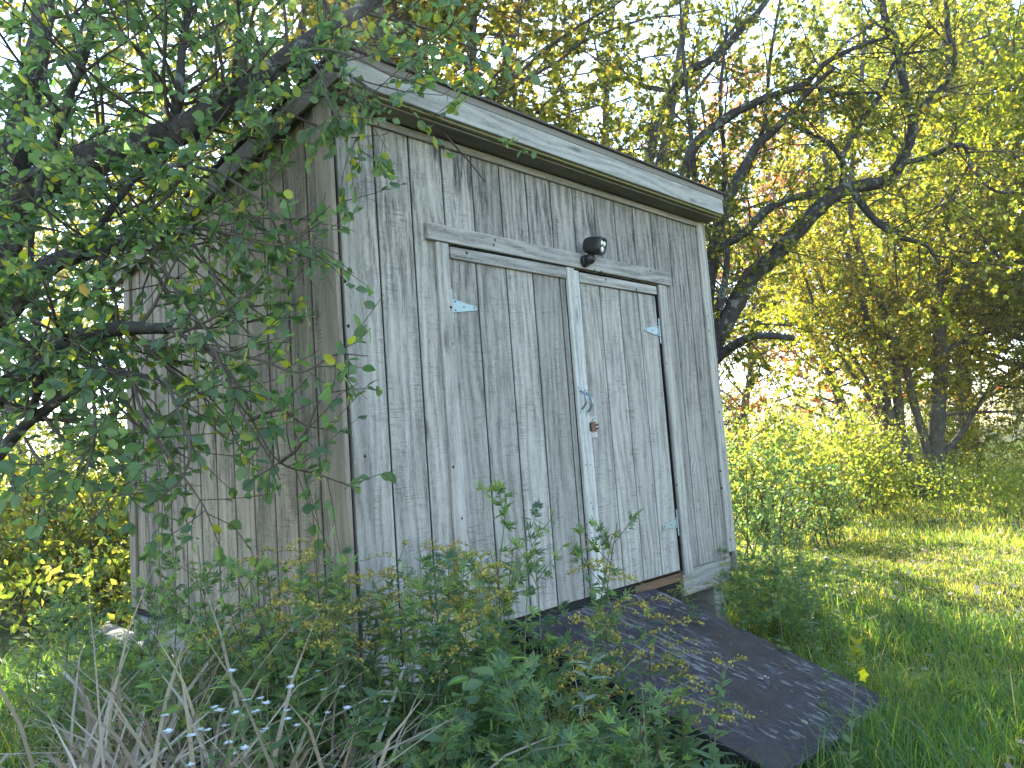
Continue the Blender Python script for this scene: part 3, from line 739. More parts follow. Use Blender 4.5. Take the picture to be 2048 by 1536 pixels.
for (P, rr), n, L in [(R1, 16, .9), (R1a, 12, .9), (R1b, 10, .8), (R1c, 10, .7), (R2, 14, .8), (R3, 8, .7), (R3b, 12, .8), (R4, 18, .9), (R5, 12, .8), (R6, 14, .9), (R7, 5, .5), (R8, 8, .6)] + [(s_, 14, .9) for s_ in stems]:
    T.sprout(P, rr, n, L, 1, t0=.35 if n == 16 else .1, leaf=11, kids=5, up=.3, wob=.4)
b = at(1330, 1160, 7.2)
rt = empty('crooked_tree', (float(b[0]), float(b[1]), float(gz(b[0], b[1]))))
tag(rt, 'dark crooked tree with lichen spotted curving limbs behind the right corner of the shed', 'tree')
clear_shed = lambda P: ~((P[:, 0] > -.1) & (P[:, 0] < 3.25) & (P[:, 1] > -.3) & (P[:, 1] < 2.8) & (P[:, 2] < 3.3))
T.finish(rt, BARK, TWIG, YELL, T_SMALL, (.03, .058), lambda r, P: r.beta(1.3, 2.2, len(P)), clear_shed)

# --- two trunk clump at the edge of the lawn
def clump(seed, limbs, label, name, leafm, size, tf, n=30, L=2.2, lvl=2, leaf=9, kids=5, r0=.14, group=None):
    T = Tree(seed); A = []
    for l, ra, rb in limbs: A.append(T.limb(pts(l), ra, rb, 4, .8))
    for P, rr in A: T.sprout(P, rr, max(3, int(n * min(1, rr[0] / .12))), L, lvl, t0=.3, leaf=leaf, kids=kids, up=.35, wob=.35, spread=.8)
    b = A[0][0][0]; root = empty(name, (float(b[0]), float(b[1]), float(gz(b[0], b[1]))))
    tag(root, label, 'tree', group)
    T.finish(root, BARK2, TWIG, leafm, T_SMALL, size, tf, clear_shed); return root
yt = lambda r, P: r.beta(2.2, 2.4, len(P)) + .05
dc = 14.5
def DL(L, d=dc): return [(x, y, d) for x, y in L]
clump(21, [(DL([(1850, 1010), (1828, 978), (1791, 876), (1774, 808), (1753, 722), (1733, 637), (1709, 551), (1680, 450), (1650, 320), (1640, 150)]), .125, .04),
           (DL([(1855, 1000), (1835, 972), (1804, 876), (1794, 773), (1784, 688), (1760, 603), (1726, 527), (1700, 400), (1720, 200), (1730, 50)]), .12, .04),
           (DL([(1860, 1000), (1856, 910), (1828, 808), (1808, 720), (1780, 640), (1800, 480), (1820, 300), (1800, 100)]), .10, .035),
           (DL([(1848, 1000), (1800, 900), (1760, 830), (1700, 740), (1640, 640), (1600, 520), (1560, 400)]), .06, .02),
           (DL([(1840, 1000), (1810, 930), (1745, 780), (1700, 700), (1640, 560), (1610, 480)]), .05, .02)],
      'leaning many-stemmed tree with olive leaves at the far edge of the lawn', 'leaning_tree', YELL, (.03, .075), yt, 32, 1.9, 2, 18)
clump(22, [(DL([(1885, 1020), (1873, 978), (1873, 893), (1876, 808), (1883, 722), (1876, 637), (1883, 551), (1890, 420), (1900, 260), (1890, 90), (1900, -80)]), .19, .06),
           (DL([(1876, 712), (1890, 702), (1948, 671), (2020, 654), (2120, 640)]), .07, .03),
           (DL([(1875, 920), (1883, 910), (1917, 873), (1972, 790), (2034, 739), (2120, 700)]), .08, .03),
           (DL([(1878, 835), (1904, 828), (1980, 824), (2060, 821)]), .04, .02),
           (DL([(1880, 640), (1940, 560), (2010, 480), (2060, 400)]), .07, .03)],
      'upright tree with a thick dark trunk and yellow-green leaves beside the leaning one', 'upright_tree', YELL, (.03, .075), yt, 32, 2.1, 2, 18)

# generic background trees: four crowns, reused
def generic(seed, Hh, nl, leafm, size, tf, name, spread=.35, trunks=1, tr=.13):
    T = Tree(seed); r = T.r; A = []
    for k in range(trunks):
        a = r.uniform(0, 6.28); P = [np.array([.15 * k * math.cos(a), .15 * k * math.sin(a), -.1])]
        ln = np.array([math.cos(a) * spread, math.sin(a) * spread, 1]) if trunks > 1 else np.array([r.normal(0, .08), r.normal(0, .08), 1])
        for i in range(7): P.append(P[-1] + ln * Hh / 7 + r.normal(0, .12, 3) * [1, 1, .2])
        A.append(T.limb(P, tr / math.sqrt(trunks) * 1.1, .03, 3))
    for P, rr in A:
        for k in range(nl // trunks):
            t = r.uniform(.16, 1) * (len(P) - 1); i = min(int(t), len(P) - 2); a = r.uniform(0, 6.28)
            T.shoot(P[i], np.array([math.cos(a), math.sin(a), r.uniform(.1, .9)]), Hh * .42 * r.uniform(.45, 1.05) * (1.15 - .6 * t / len(P)), min(rr[i] * .45, .03), 2, .2, 34, .8, .35, 5)
    Pl, D, N = T.leafdata()
    sz = r.uniform(size[0], size[1], len(Pl)); ti = np.clip(tf(r, Pl), 0, 1)
    me_t = tubes_mesh('trunk', T.big, BARK2, 5); me_w = tubes_mesh('twigs', T.tw, TWIG, 3)
    me_l = leaves_mesh('foliage', T_SMALL, Pl, D, N, sz, ti, leafm, r.uniform(1.0, 1.7, len(Pl)))
    return (me_t, me_w, me_l)
def put_tree(kit, x, y, sc, rz, name, label, group=None, leafm=None, cat='tree'):
    root = empty(name, (x, y, float(gz(x, y)))); root.rotation_euler = (0, 0, rz); root.scale = (sc, sc, sc)
    tag(root, label, cat, group)
    link('trunk', kit[0], root); tag(link('twigs', kit[1], root), kind='stuff'); tag(link('foliage', kit[2], root), kind='stuff')
    return root
K1 = generic(31, 7.5, 46, YELL, (.03, .072), yt, 'a')
K2 = generic(32, 8.5, 46, YELL, (.03, .072), lambda r, P: r.beta(2, 3, len(P)), 'b', .22, 4, .16)
K3 = generic(33, 8.0, 52, GOLD, (.05, .11), lambda r, P: r.beta(2, 2, len(P)), 'c')
K4 = generic(34, 9.0, 46, REDL, (.05, .10), lambda r, P: r.beta(1.6, 1.8, len(P)), 'd')
def polar(px, dep):
    p = at(px, 880, dep); return float(p[0]), float(p[1])
TREES = [
 (K2, 1130, 9.8, 1.08, .3, 'thicket_tree', 'many-stemmed olive tree rising straight behind the middle of the shed roof'),
 (K1, 960, 11.0, 1.25, 1.3, 'thicket_tree', 'olive tree behind the left half of the shed roof'),
 (K2, 800, 10.0, 1.1, 5.2, 'thicket_tree', 'many-stemmed tree behind the left third of the roof, hung with yellow leaves'),
 (K2, 640, 10.0, 1.0, 4.0, 'thicket_tree', 'many-stemmed tree behind the left end of the shed roof'),
 (K4, 1730, 27.0, 1.45, .5, 'maple_tree', 'orange and red maple showing above the crooked limbs'),
 (K3, 2080, 15.5, 1.3, .9, 'maple_tree', 'bright yellow-green maple at the right edge of the photo'),
 (K3, 1950, 24.0, 1.85, 2.9, 'maple_tree', 'yellow-green maple behind the upright tree'),
 (K1, 1480, 27, 1.15, 3.3, 'thicket_tree', 'yellowing tree between the shed corner and the leaning tree'),
 (K2, 2190, 14.0, 1.15, 5.1, 'thicket_tree', 'olive tree cut by the right edge of the photo'),
 (K1, 1330, 27.0, 1.15, 1.9, 'thicket_tree', 'tall olive tree far behind the right end of the shed roof'),
 (K2, 1430, 29.0, 1.15, 2.9, 'thicket_tree', 'tall many-stemmed tree in the distance just right of the shed'),
 (K1, 1180, 28.0, 1.15, .9, 'thicket_tree', 'tall olive tree far behind the middle of the roof'),
 (K1, 300, 13.0, .9, 5.9, 'thicket_tree', 'yellowing tree far behind the apple tree'),
 (K1, 60, 16.0, .9, 2.0, 'thicket_tree', 'yellowing tree at the far left behind the apple tree'),
]
for kit, px, dep, sc, rz, nm, lb in TREES:
    x, y = polar(px, dep); put_tree(kit, x, y, sc, rz, nm, lb)

# ------------------------------------------------------------------ shrubs
def shrub_kit(seed, Hh, nst, leafm, size, leaf=7, tf=None):
    T = Tree(seed); r = T.r
    for k in range(nst):
        a = r.uniform(0, 6.28); p = np.array([r.normal(0, .12) * Hh, r.normal(0, .12) * Hh, 0])
        T.shoot(p, np.array([math.cos(a) * .5, math.sin(a) * .5, 1.1]), Hh * r.uniform(.6, 1.05), .011, 2, .25, leaf, .75, .3, 5)
    P, D, N = T.leafdata(); sz = r.uniform(size[0], size[1], len(P)); ti = np.clip((tf or yt)(r, P), 0, 1)
    return tubes_mesh('stems', T.big + T.tw, TWIG, 3), leaves_mesh('foliage', T_SMALL, P, D, N, sz, ti, leafm)
def put_shrub(kit, x, y, sc, rz, name, label, group=None, cat='shrub'):
    root = empty(name, (x, y, float(gz(x, y)))); root.rotation_euler = (0, 0, rz); root.scale = (sc,) * 3
    tag(root, label, cat, group); tag(link('stems', kit[0], root), kind='stuff'); tag(link('foliage', kit[1], root), kind='stuff'); return root
B1 = shrub_kit(41, 1.9, 12, WEEDL, (.05, .09)); B2 = shrub_kit(42, 1.5, 12, YELL, (.05, .09), tf=lambda r, P: r.beta(2, 3, len(P)))
B3 = shrub_kit(43, 1.6, 10, WEED, (.04, .08), tf=lambda r, P: r.beta(2, 2.4, len(P)))
k = 0
for i in range(25):
    px = [1440, 1500, 1570, 1640, 1700, 1770, 1930, 2000, 2060][i % 9] + random.uniform(-40, 40) if i < 7 else random.uniform(-150, 300)
    dep = random.uniform(12, 20) if i < 7 else random.uniform(7, 16)
    x, y = polar(px, dep)
    kit = (B1, B2, B1)[i % 3] if i < 7 else (B3, B1, B3, B2)[i % 4]
    g = 'shrubs along the hedgerow beyond the lawn' if i < 7 else 'sunlit shrubs in the field left of the shed'
    lb = 'sunlit yellow-green shrub in the hedgerow beyond the lawn' if i < 7 else 'sunlit yellow-green shrub in the field left of the shed'
    sc_ = random.uniform(.75, 1.15)
    lb = ('tall ' if sc_ > .95 else 'low ') + ('yellow' if kit is B2 else 'dark green' if kit is B3 else 'yellow-green') + ' shrub ' + [t for x_, t in ((-60, 'outside the left edge of the photo'), (20, 'at the left edge of the photo'), (90, 'a little in from the left edge'), (170, 'midway between the left edge and the shed'), (300, 'close to the back corner of the shed'), (1480, 'showing just past the right side of the shed'), (1600, 'right of the shed and left of the leaning tree'), (1740, 'left of the leaning tree'), (1830, 'at the foot of the leaning tree'), (1900, 'at the foot of the upright tree'), (2000, 'right of the upright tree'), (9999, 'at the right edge of the photo')) if px < x_][0] + (', nearer row' if dep < (15 if i < 7 else 11) else ', farther row')
    put_shrub(kit, x, y, sc_, random.uniform(0, 6), 'shrub', lb, g)
for px, dep, sc, lb in ((1485, 8.3, .85, 'dark green bush just behind the right corner of the shed'), (1565, 9.6, .8, 'yellow-green bush right of the one at the shed corner'), (1520, 11.2, 1.0, 'golden brush behind the bushes at the shed corner'), (1640, 12.0, .95, 'golden brush between the shed and the leaning tree'), (1720, 12.6, .8, 'low golden brush left of the leaning tree foot'), (1640, 9.6, .6, 'low green bush on the edge of the sunlit grass'), (1890, 13.8, .5, 'dark low bush at the foot of the upright tree')):
    x, y = polar(px, dep); put_shrub(B3 if sc in (.85, .6, .5) else B1, x, y, sc, px, 'bush', lb, None, 'bush')

# ------------------------------------------------------------------ weeds by the shed
def weed_kit(kind, seed):
    """returns list of (part name, mesh)"""
    r = np.random.default_rng(seed); Hh = 1.0; n = 10
    bend = r.normal(0, .12, 2); z = np.linspace(0, 1, n)
    C = np.stack([bend[0] * z ** 2 + .02 * np.sin(z * 7 + seed), bend[1] * z ** 2 + .02 * np.cos(z * 6), z], -1)
    def pos(t): t = np.asarray(t) * (n - 1); i = np.minimum(t.astype(int), n - 2); f = (t - i)[:, None]; return C[i] * (1 - f) + C[i + 1] * f
    polys = [(C, np.linspace(.0048, .0016, n))]; out = []
    if kind == 'goldenrod':
        m = 84; t = np.sort(r.uniform(.12, .95, m)); a = np.arange(m) * 2.4 + r.normal(0, .3, m)
        D = np.stack([np.cos(a), np.sin(a), r.uniform(-.25, .7, m)], -1); N = np.stack([-np.cos(a) * .3, -np.sin(a) * .3, np.ones(m)], -1)
        V, l, s, k = place_tpl(T_NARROW, pos(t), D, N, (.13 - .075 * t) * r.uniform(.75, 1.25, m), 1.6)
        leafp = [(V, l, s, np.repeat(r.uniform(.1, .85, m), k), 0)]
        fl = []
        for q in range(9):
            tt = r.uniform(.78, 1); p = pos([tt])[0]; aa = r.uniform(0, 6.28); L = r.uniform(.08, .17)
            u = np.linspace(0, 1, 5); arc = p + np.stack([np.cos(aa) * L * u, np.sin(aa) * L * u, L * (.55 * u - .55 * u * u)], -1); polys.append((arc, np.full(5, .001)))
            mm = 26; uu = r.uniform(.15, 1, mm); pp = p + np.stack([np.cos(aa) * L * uu, np.sin(aa) * L * uu, L * (.55 * uu - .55 * uu ** 2) + .006], -1) + r.normal(0, .0045, (mm, 3)); fl.append(pp)
        pp = np.vstack(fl); mm = len(pp)
        V, l, s, k = place_tpl(T_SMALL, pp, r.normal(0, 1, (mm, 3)), r.normal(0, 1, (mm, 3)), r.uniform(.006, .012, mm), 1.6)
        out.append(('flowers', mesh_from('flowers', V, l, s, [FLOW], np.repeat(r.random(mm), k))))
        out.append(('leaves', merge('leaves', leafp, [WEED])))
    elif kind == 'mugwort':
        P = []; D = []; Sz = []
        for q in range(12):
            tt = r.uniform(.3, .97); p = pos([tt])[0]; aa = q * 2.4; L = .30 * (1.15 - tt) + .05
            d = np.array([math.cos(aa) * .75, math.sin(aa) * .75, .8]); arc = p + np.linspace(0, 1, 5)[:, None] * d * L; polys.append((arc, np.linspace(.0018, .0008, 5)))
            mm = 9; u = r.uniform(.1, 1, mm)[:, None]; P.append(p + d * L * u); D.append(r.normal(0, .8, (mm, 3)) + d + [0, 0, .1]); Sz.append(r.uniform(.03, .055, mm))
        m = 26; t = r.uniform(.08, .95, m); a = np.arange(m) * 2.4; P.append(pos(t)); D.append(np.stack([np.cos(a), np.sin(a), r.uniform(-.2, .6, m)], -1)); Sz.append(.10 - .05 * t)
        P = np.vstack(P); D = np.vstack(D); Sz = np.concatenate(Sz); m = len(P)
        V, l, s, k = place_tpl(T_LOBED, P, D, r.normal(0, .5, (m, 3)) + [0, 0, 1], Sz * 1.15, .9)
        out.append(('leaves', mesh_from('leaves', V, l, s, [WEED], np.repeat(r.uniform(0, .9, m), k))))
    elif kind == 'silver':
        m = 46; t = r.uniform(.2, 1, m); a = np.arange(m) * 2.4
        V, l, s, k = place_tpl(T_NARROW, pos(t), np.stack([np.cos(a), np.sin(a), r.uniform(0, .9, m)], -1), np.tile([0, 0, 1.], (m, 1)), r.uniform(.05, .10, m), 1.2)
        out.append(('leaves', mesh_from('leaves', V, l, s, [SILV], np.repeat(r.random(m), k))))
    elif kind == 'broad':
        m = 34; t = r.uniform(.15, 1, m); a = np.arange(m) * 2.4
        V, l, s, k = place_tpl(T_BROAD, pos(t), np.stack([np.cos(a), np.sin(a), r.uniform(-.2, .5, m)], -1), np.tile([0, 0, 1.], (m, 1)) + r.normal(0, .25, (m, 3)), r.uniform(.04, .085, m), .8)
        out.append(('leaves', mesh_from('leaves', V, l, s, [WEED], np.repeat(r.uniform(.2, .8, m), k))))
    elif kind == 'aster':
        P = []; 
        for q in range(6):
            tt = r.uniform(.8, .98); p = pos([tt])[0]; aa = q * 2.4; L = r.uniform(.08, .2); d = np.array([math.cos(aa), math.sin(aa), .9]); arc = p + np.linspace(0, 1, 4)[:, None] * d * L; polys.append((arc, np.full(4, .0009))); P.append(arc[-1])
        m = 34; t = r.uniform(.1, .95, m); a = np.arange(m) * 2.4
        V, l, s, k = place_tpl(T_NARROW, pos(t), np.stack([np.cos(a), np.sin(a), r.uniform(-.1, .7, m)], -1), np.tile([0, 0, 1.], (m, 1)), .075 * r.uniform(.6, 1.1, m), 1.0)
        out.append(('leaves', mesh_from('leaves', V, l, s, [WEED], np.repeat(r.uniform(.2, .9, m), k))))
        for p in P:
            m = 12; a = np.arange(m) * 2 * np.pi / m + .1
            V, l, s, k = place_tpl(T_NARROW, np.repeat(p[None], m, 0), np.stack([np.cos(a), np.sin(a), np.full(m, .35)], -1) + r.normal(0, .12, (m, 3)) * [1, 1, 1] + np.array([[0, 0, 1.]]) * 0 , np.tile([0, 0, 1.], (m, 1)), .016, 2.8)
            out.append(('flower_head', mesh_from('flower_head', V, l, s, [WHITE], np.repeat(r.random(m), k))))
    out.insert(0, ('stem', tubes_mesh('stem', polys, STEMB if kind in ('mugwort', 'goldenrod') and seed % 2 else STEMG, 4)))
    return out
KW = {k_: [weed_kit(k_, s_) for s_ in rs] for k_, rs in dict(goldenrod=range(50, 55), mugwort=range(60, 65), silver=range(70, 72), broad=range(75, 78), aster=range(80, 83)).items()}
NAMES = dict(goldenrod='goldenrod', mugwort='mugwort', silver='silvery_weed', broad='broadleaf_weed', aster='aster')
def weed(kind, px, py_top, dep, label, group=None, i=None, lean=None):
    """stand a weed on the ground so that its tip reaches a given height"""
    tip = at(px, py_top, dep); x, y = float(tip[0]), float(tip[1]); g = float(gz(x, y)); h = max(.15, float(tip[2]) - g)
    kit = KW[kind][random.randrange(len(KW[kind])) if i is None else i]
    root = empty(NAMES[kind], (x, y, g)); sw = h ** .55
    root.scale = (sw, sw, h); root.rotation_euler = (random.uniform(-.08, .08) if lean is None else lean[0], random.uniform(-.08, .08) if lean is None else lean[1], random.uniform(0, 6.28))
    tag(root, label, kind if kind in ('goldenrod', 'aster', 'mugwort') else 'weed', group)
    for nm, me in kit: tag(link(nm, me, root), kind='stuff' if nm in ('flowers', 'leaves') else None)
    return root
named = [
 ('goldenrod', 640, 1080, 2.6, 'tall feathery goldenrod standing in front of the shed corner'),
 ('goldenrod', 710, 1090, 2.7, 'goldenrod just right of the front corner board'),
 ('goldenrod', 850, 1090, 2.6, 'flowering goldenrod in the densest weeds left of the left door'),
 ('goldenrod', 905, 1120, 2.5, 'goldenrod with drooping yellow plumes in front of the left door'),
 ('mugwort', 1010, 1000, 2.7, 'tallest mugwort stem, leaning before the left door'),
 ('goldenrod', 1020, 1100, 2.6, 'goldenrod with spread yellow plumes below the tallest mugwort'),
 ('mugwort', 1090, 1050, 2.7, 'mugwort stem in front of the right boards of the left door'),
 ('mugwort', 1125, 1045, 2.8, 'thin dark tipped mugwort stem before the door seam'),
 ('goldenrod', 1160, 1080, 2.7, 'slim goldenrod with an upright yellow tip on the door seam'),
 ('goldenrod', 1225, 1160, 2.5, 'goldenrod leaning over the top of the ramp'),
 ('goldenrod', 1290, 1210, 2.4, 'goldenrod rising beside the middle of the ramp edge'),
 ('mugwort', 420, 1090, 2.9, 'bushy mugwort in front of the side wall'),
 ('mugwort', 470, 1110, 2.8, 'second bushy mugwort in front of the side wall, nearer the corner'),
 ('mugwort', 545, 1130, 2.7, 'mugwort between the side wall bush and the corner'),
 ('mugwort', 320, 1090, 3.4, 'dark mugwort sprig near the back corner of the shed'),
 ('silver', 665, 1230, 2.3, 'pale silvery weed below the shed corner'),
 ('silver', 1110, 1290, 2.2, 'pale silvery weed against the dark side of the ramp'),
 ('silver', 610, 1180, 2.5, 'pale silvery sprig left of the shed corner'),
 ('broad', 470, 1300, 2.4, 'broad-leaved weed below the side wall'),
 ('broad', 830, 1260, 2.3, 'broad-leaved weed under the flowering goldenrods'),
 ('broad', 740, 1200, 2.5, 'broad-leaved weed in front of the corner board'),
 ('aster', 660, 1400, 2.0, 'white aster below the pale silvery weed'),
 ('aster', 565, 1450, 1.9, 'white aster among the dry grass'),
 ('aster', 480, 1440, 1.9, 'white aster at the left of the dry grass'),
 ('aster', 400, 1500, 1.8, 'white aster low in the bottom left'),
 ('aster', 1580, 1165, 4.6, 'white aster right of the top of the ramp'),
 ('broad', 1560, 1150, 4.9, 'dark broad-leaved weed right of the ramp top'),
 ('broad', 1530, 1060, 5.4, 'tall broad-leaved weed at the right corner of the shed'),
 ('mugwort', 1500, 1080, 5.0, 'mugwort against the right corner of the shed'),
 ('goldenrod', 1430, 1130, 4.4, 'drooping goldenrod at the foot of the right corner board'),
 ('goldenrod', 1400, 1150, 4.2, 'goldenrod at the top right end of the ramp'),
 ('broad', 1720, 1240, 4.3, 'broad-leaved weed on the grass right of the ramp'),
 ('broad', 1460, 1440, 2.3, 'small bright broad-leaved weed on the lower ramp edge'),
 ('broad', 1640, 1330, 3.4, 'broad-leaved weed touching the right edge of the ramp'),
]
for kd, px, py, dp, lb in named: weed(kd, px, py, dp, lb)
fill = [('goldenrod', 580, 960, 1090, 1240, 2.2, 2.9, 26, 'goldenrod in the weeds along the front wall'),
        ('mugwort', 560, 1060, 1120, 1290, 2.2, 2.8, 14, 'mugwort in the weeds along the front wall'),
        ('mugwort', 280, 640, 1190, 1330, 2.3, 3.3, 15, 'mugwort in the weeds along the side wall'),
        ('goldenrod', 330, 640, 1180, 1330, 2.3, 3.0, 10, 'goldenrod in the weeds along the side wall'),
        ('mugwort', 0, 300, 1120, 1330, 2.6, 4.0, 13, 'mugwort in the shade at the lower left'),
        ('broad', 350, 1000, 1320, 1420, 1.9, 2.4, 14, 'broad-leaved weed low in the weeds before the shed'),
        ('mugwort', 950, 1330, 1330, 1450, 1.9, 2.4, 12, 'mugwort beside the left edge of the ramp'),
        ('goldenrod', 1130, 1380, 1230, 1400, 2.1, 2.5, 10, 'goldenrod bending over the ramp'),
        ('mugwort', 1470, 1640, 1060, 1180, 4.6, 6.5, 30, 'mugwort at the right corner of the shed'),
        ('broad', 1480, 1700, 1120, 1260, 4.0, 5.8, 20, 'broad-leaved weed right of the ramp'),
        ('aster', 380, 720, 1400, 1500, 1.8, 2.1, 2, 'white aster in the weeds at the bottom left'),
        ('mugwort', 720, 1250, 1430, 1520, 1.7, 2.1, 12, 'short mugwort at the bottom edge')]
LX = [(120, 'at the far left edge'), (230, 'left of the shed'), (320, 'before the back corner board'), (420, 'before the far half of the side wall'), (520, 'before the middle of the side wall'), (610, 'before the near end of the side wall'),
      (680, 'just left of the front corner'), (740, 'just right of the front corner'), (810, 'before the first wide boards'), (870, 'before the left door jamb'), (940, 'under the left hinges'), (1010, 'before the second door board'), (1080, 'before the third door board'),
      (1150, 'before the door seam'), (1220, 'before the right door'), (1300, 'over the upper ramp'), (1400, 'over the middle of the ramp'), (1490, 'touching the right corner board'), (1560, 'a step right of the shed corner'), (1640, 'two steps right of the shed corner'), (1760, 'between ramp and sunlit lawn'), (9999, 'at the right edge')]
USED = set()
def place_words(px, py, dep):
    w_ = [t for x, t in LX if px < x][0]
    return w_ + (', towering' if py < 1085 else ', very tall' if py < 1130 else ', tall' if py < 1190 else ', rather tall' if py < 1250 else ', of middle height' if py < 1320 else ', rather short' if py < 1400 else ', short') + (', nearest row' if dep < 2.25 else ', middle row' if dep < 2.6 else ', back row' if dep < 4 else ', level with the ramp' if dep < 4.6 else ', just past the ramp' if dep < 5.1 else ', well past the ramp' if dep < 5.6 else ', far past the ramp')
for kd, x0, x1, y0, y1, d0_, d1_, n, lb in fill:
    for i in range(n):
        for tries in range(60):
            a_ = (random.uniform(x0, x1), random.uniform(y0, y1), random.uniform(d0_, d1_)); wl = dict(broad='broad-leaved weed', aster='white aster').get(kd, kd) + ' ' + place_words(*a_)
            if wl not in USED: break
        USED.add(wl); weed(kd, *a_, wl, lb)
# evening primrose: one yellow flower over the ramp's lower right
def primrose():
    tip = at(1712, 1300, 2.75); x, y = float(tip[0]), float(tip[1]); g = float(gz(x, y)); h = float(tip[2]) - g
    root = empty('evening_primrose', (x, y, g)); tag(root, 'single yellow flower on a tall stem at the lower right edge of the ramp', 'flower')
    r = np.random.default_rng(3); z = np.linspace(0, 1, 9)
    C = np.stack([-.10 * (1 - z) - .02 * np.sin(z * 4), .05 * (1 - z), z * h], -1)
    link('stem', tubes_mesh('stem', [(C, np.linspace(.005, .0022, 9))], STEMG, 6), root)
    m = 22; t = np.concatenate([r.uniform(.12, .7, 11), r.uniform(.84, 1, 11)]); i = np.minimum((t * 8).astype(int), 7); P = C[i] + (C[i + 1] - C[i]) * (t * 8 - i)[:, None]; a = np.arange(m) * 2.4
    sz = np.where(t > .8, .045, .05)
    link('leaves', leaves_mesh('leaves', T_BROAD, P, np.stack([np.cos(a), np.sin(a), r.uniform(.0, .8, m)], -1), np.tile([0, 0, 1.], (m, 1)), sz, np.where(t > .8, .9, .7), WEED, .7), root)
    link('leaves', leaves_mesh('leaves', T_BROAD, P[11:] + [0, 0, .02], np.stack([np.cos(a[11:] + 1), np.sin(a[11:] + 1), r.uniform(.2, .9, 11)], -1), np.tile([0, 0, 1.], (11, 1)), .042, np.full(11, .75), GOLD, .8), root)
    fp = C[7] + np.array([.0, -.02, -.01]); a = np.arange(4) * np.pi / 2 + .4
    fd = np.array([-.55, -.65, .35])
    u = np.cross(fd, [0, 0, 1.]); u /= np.linalg.norm(u); v = np.cross(u, fd)
    D = np.array([u * math.cos(q) + v * math.sin(q) + fd * .75 for q in a])
    link('flower', leaves_mesh('flower', T_BROAD, np.repeat(fp[None], 4, 0), D, np.tile(fd, (4, 1)), .024, np.full(4, .5), PRIM, .95), root)
    link('flower', leaves_mesh('flower', T_BROAD, np.repeat((fp + [.022, .01, -.022])[None], 4, 0), D[:, [1, 0, 2]] * [1, 1, 1], np.tile(fd, (4, 1)), .019, np.full(4, .2), PRIM, .95), root)
primrose()
# big rosette of smooth leaves at the bottom edge right of the ramp
def rosette(px, py, dep, n, size, label, nm='rosette_plant'):
    c = at(px, py, dep); x, y = float(c[0]), float(c[1]); g = float(gz(x, y)); root = empty(nm, (x, y, g)); tag(root, label, 'plant')
    r = np.random.default_rng(int(px))
    me = None
    for k in range(n):
        a = k * 2.4; l = link('leaf', leaves_mesh('leaf', T_BROAD, np.zeros((1, 3)), np.array([[math.cos(a), math.sin(a), r.uniform(.35, 1.0)]]), np.array([[-math.cos(a) * .5, -math.sin(a) * .5, 1]]), size * r.uniform(.7, 1.1), np.array([r.uniform(.3, .6)]), WEED, .62), root)
        l.location = (0, 0, .02 * k)
rosette(1715, 1545, 2.3, 9, .15, 'rosette of large smooth bluish green leaves at the foot of the ramp')
rosette(1350, 1500, 2.2, 7, .08, 'small leafy rosette before the lower left ramp corner')

# dry grass: pale curling blades
def blades(r, P, L, wdt, lean, curl, az=None):
    """P bases (n,3); returns V, loops, starts. 5 cross-sections per blade"""
    n = len(P); k = 5; az = r.uniform(0, 6.28, n) if az is None else az
    t = np.linspace(0, 1, k)[None, :]; ang = lean[:, None] + curl[:, None] * t      # angle from vertical
    st = L[:, None] / (k - 1); dh = np.sin(ang) * st; dz = np.cos(ang) * st
    H_ = np.concatenate([np.zeros((n, 1)), np.cumsum(dh[:, :-1], 1)], 1); Z_ = np.concatenate([np.zeros((n, 1)), np.cumsum(dz[:, :-1], 1)], 1)
    C = P[:, None, :] + np.stack([H_ * np.cos(az)[:, None], H_ * np.sin(az)[:, None], Z_], -1)
    side = np.stack([-np.sin(az), np.cos(az), np.zeros(n)], -1)[:, None, :]; wv = (wdt[:, None] * np.array([.8, 1, .9, .6, .04])[None, :])[:, :, None] / 2
    tw = r.uniform(-.5, .5, n)[:, None, None]
    side = side + np.array([0, 0, 1.]) * tw
    V = np.stack([C - side * wv, C + side * wv], 2).reshape(-1, 3)
    b_ = np.arange(k - 1) * 2; q = np.stack([b_, b_ + 1, b_ + 3, b_ + 2], -1).ravel()
    loops = (q[None, :] + (np.arange(n) * k * 2)[:, None]).ravel(); return V, loops, np.arange(0, len(loops), 4), k * 2
def dry_clump(px, py, dep, n, L, label, group=None, w0=.010, fan=1.0):
    c = at(px, py, dep); x, y = float(c[0]), float(c[1]); g = float(gz(x, y)); root_z = g
    r = np.random.default_rng(int(px * 7 + py)); P = np.stack([r.normal(0, .07, n) * fan, r.normal(0, .07, n) * fan, np.zeros(n)], -1)
    V, l, s, k = blades(r, P, r.uniform(.55, 1.15, n) * L, r.uniform(.4, 1.1, n) * w0, r.uniform(.0, .5, n), r.uniform(.8, 4.2, n))
    o = link('dry_grass', mesh_from('dry_grass', V, l, s, [DRYG], np.repeat(r.random(n), k)), None, (x, y, g)); tag(o, label, 'dry grass', group); return o
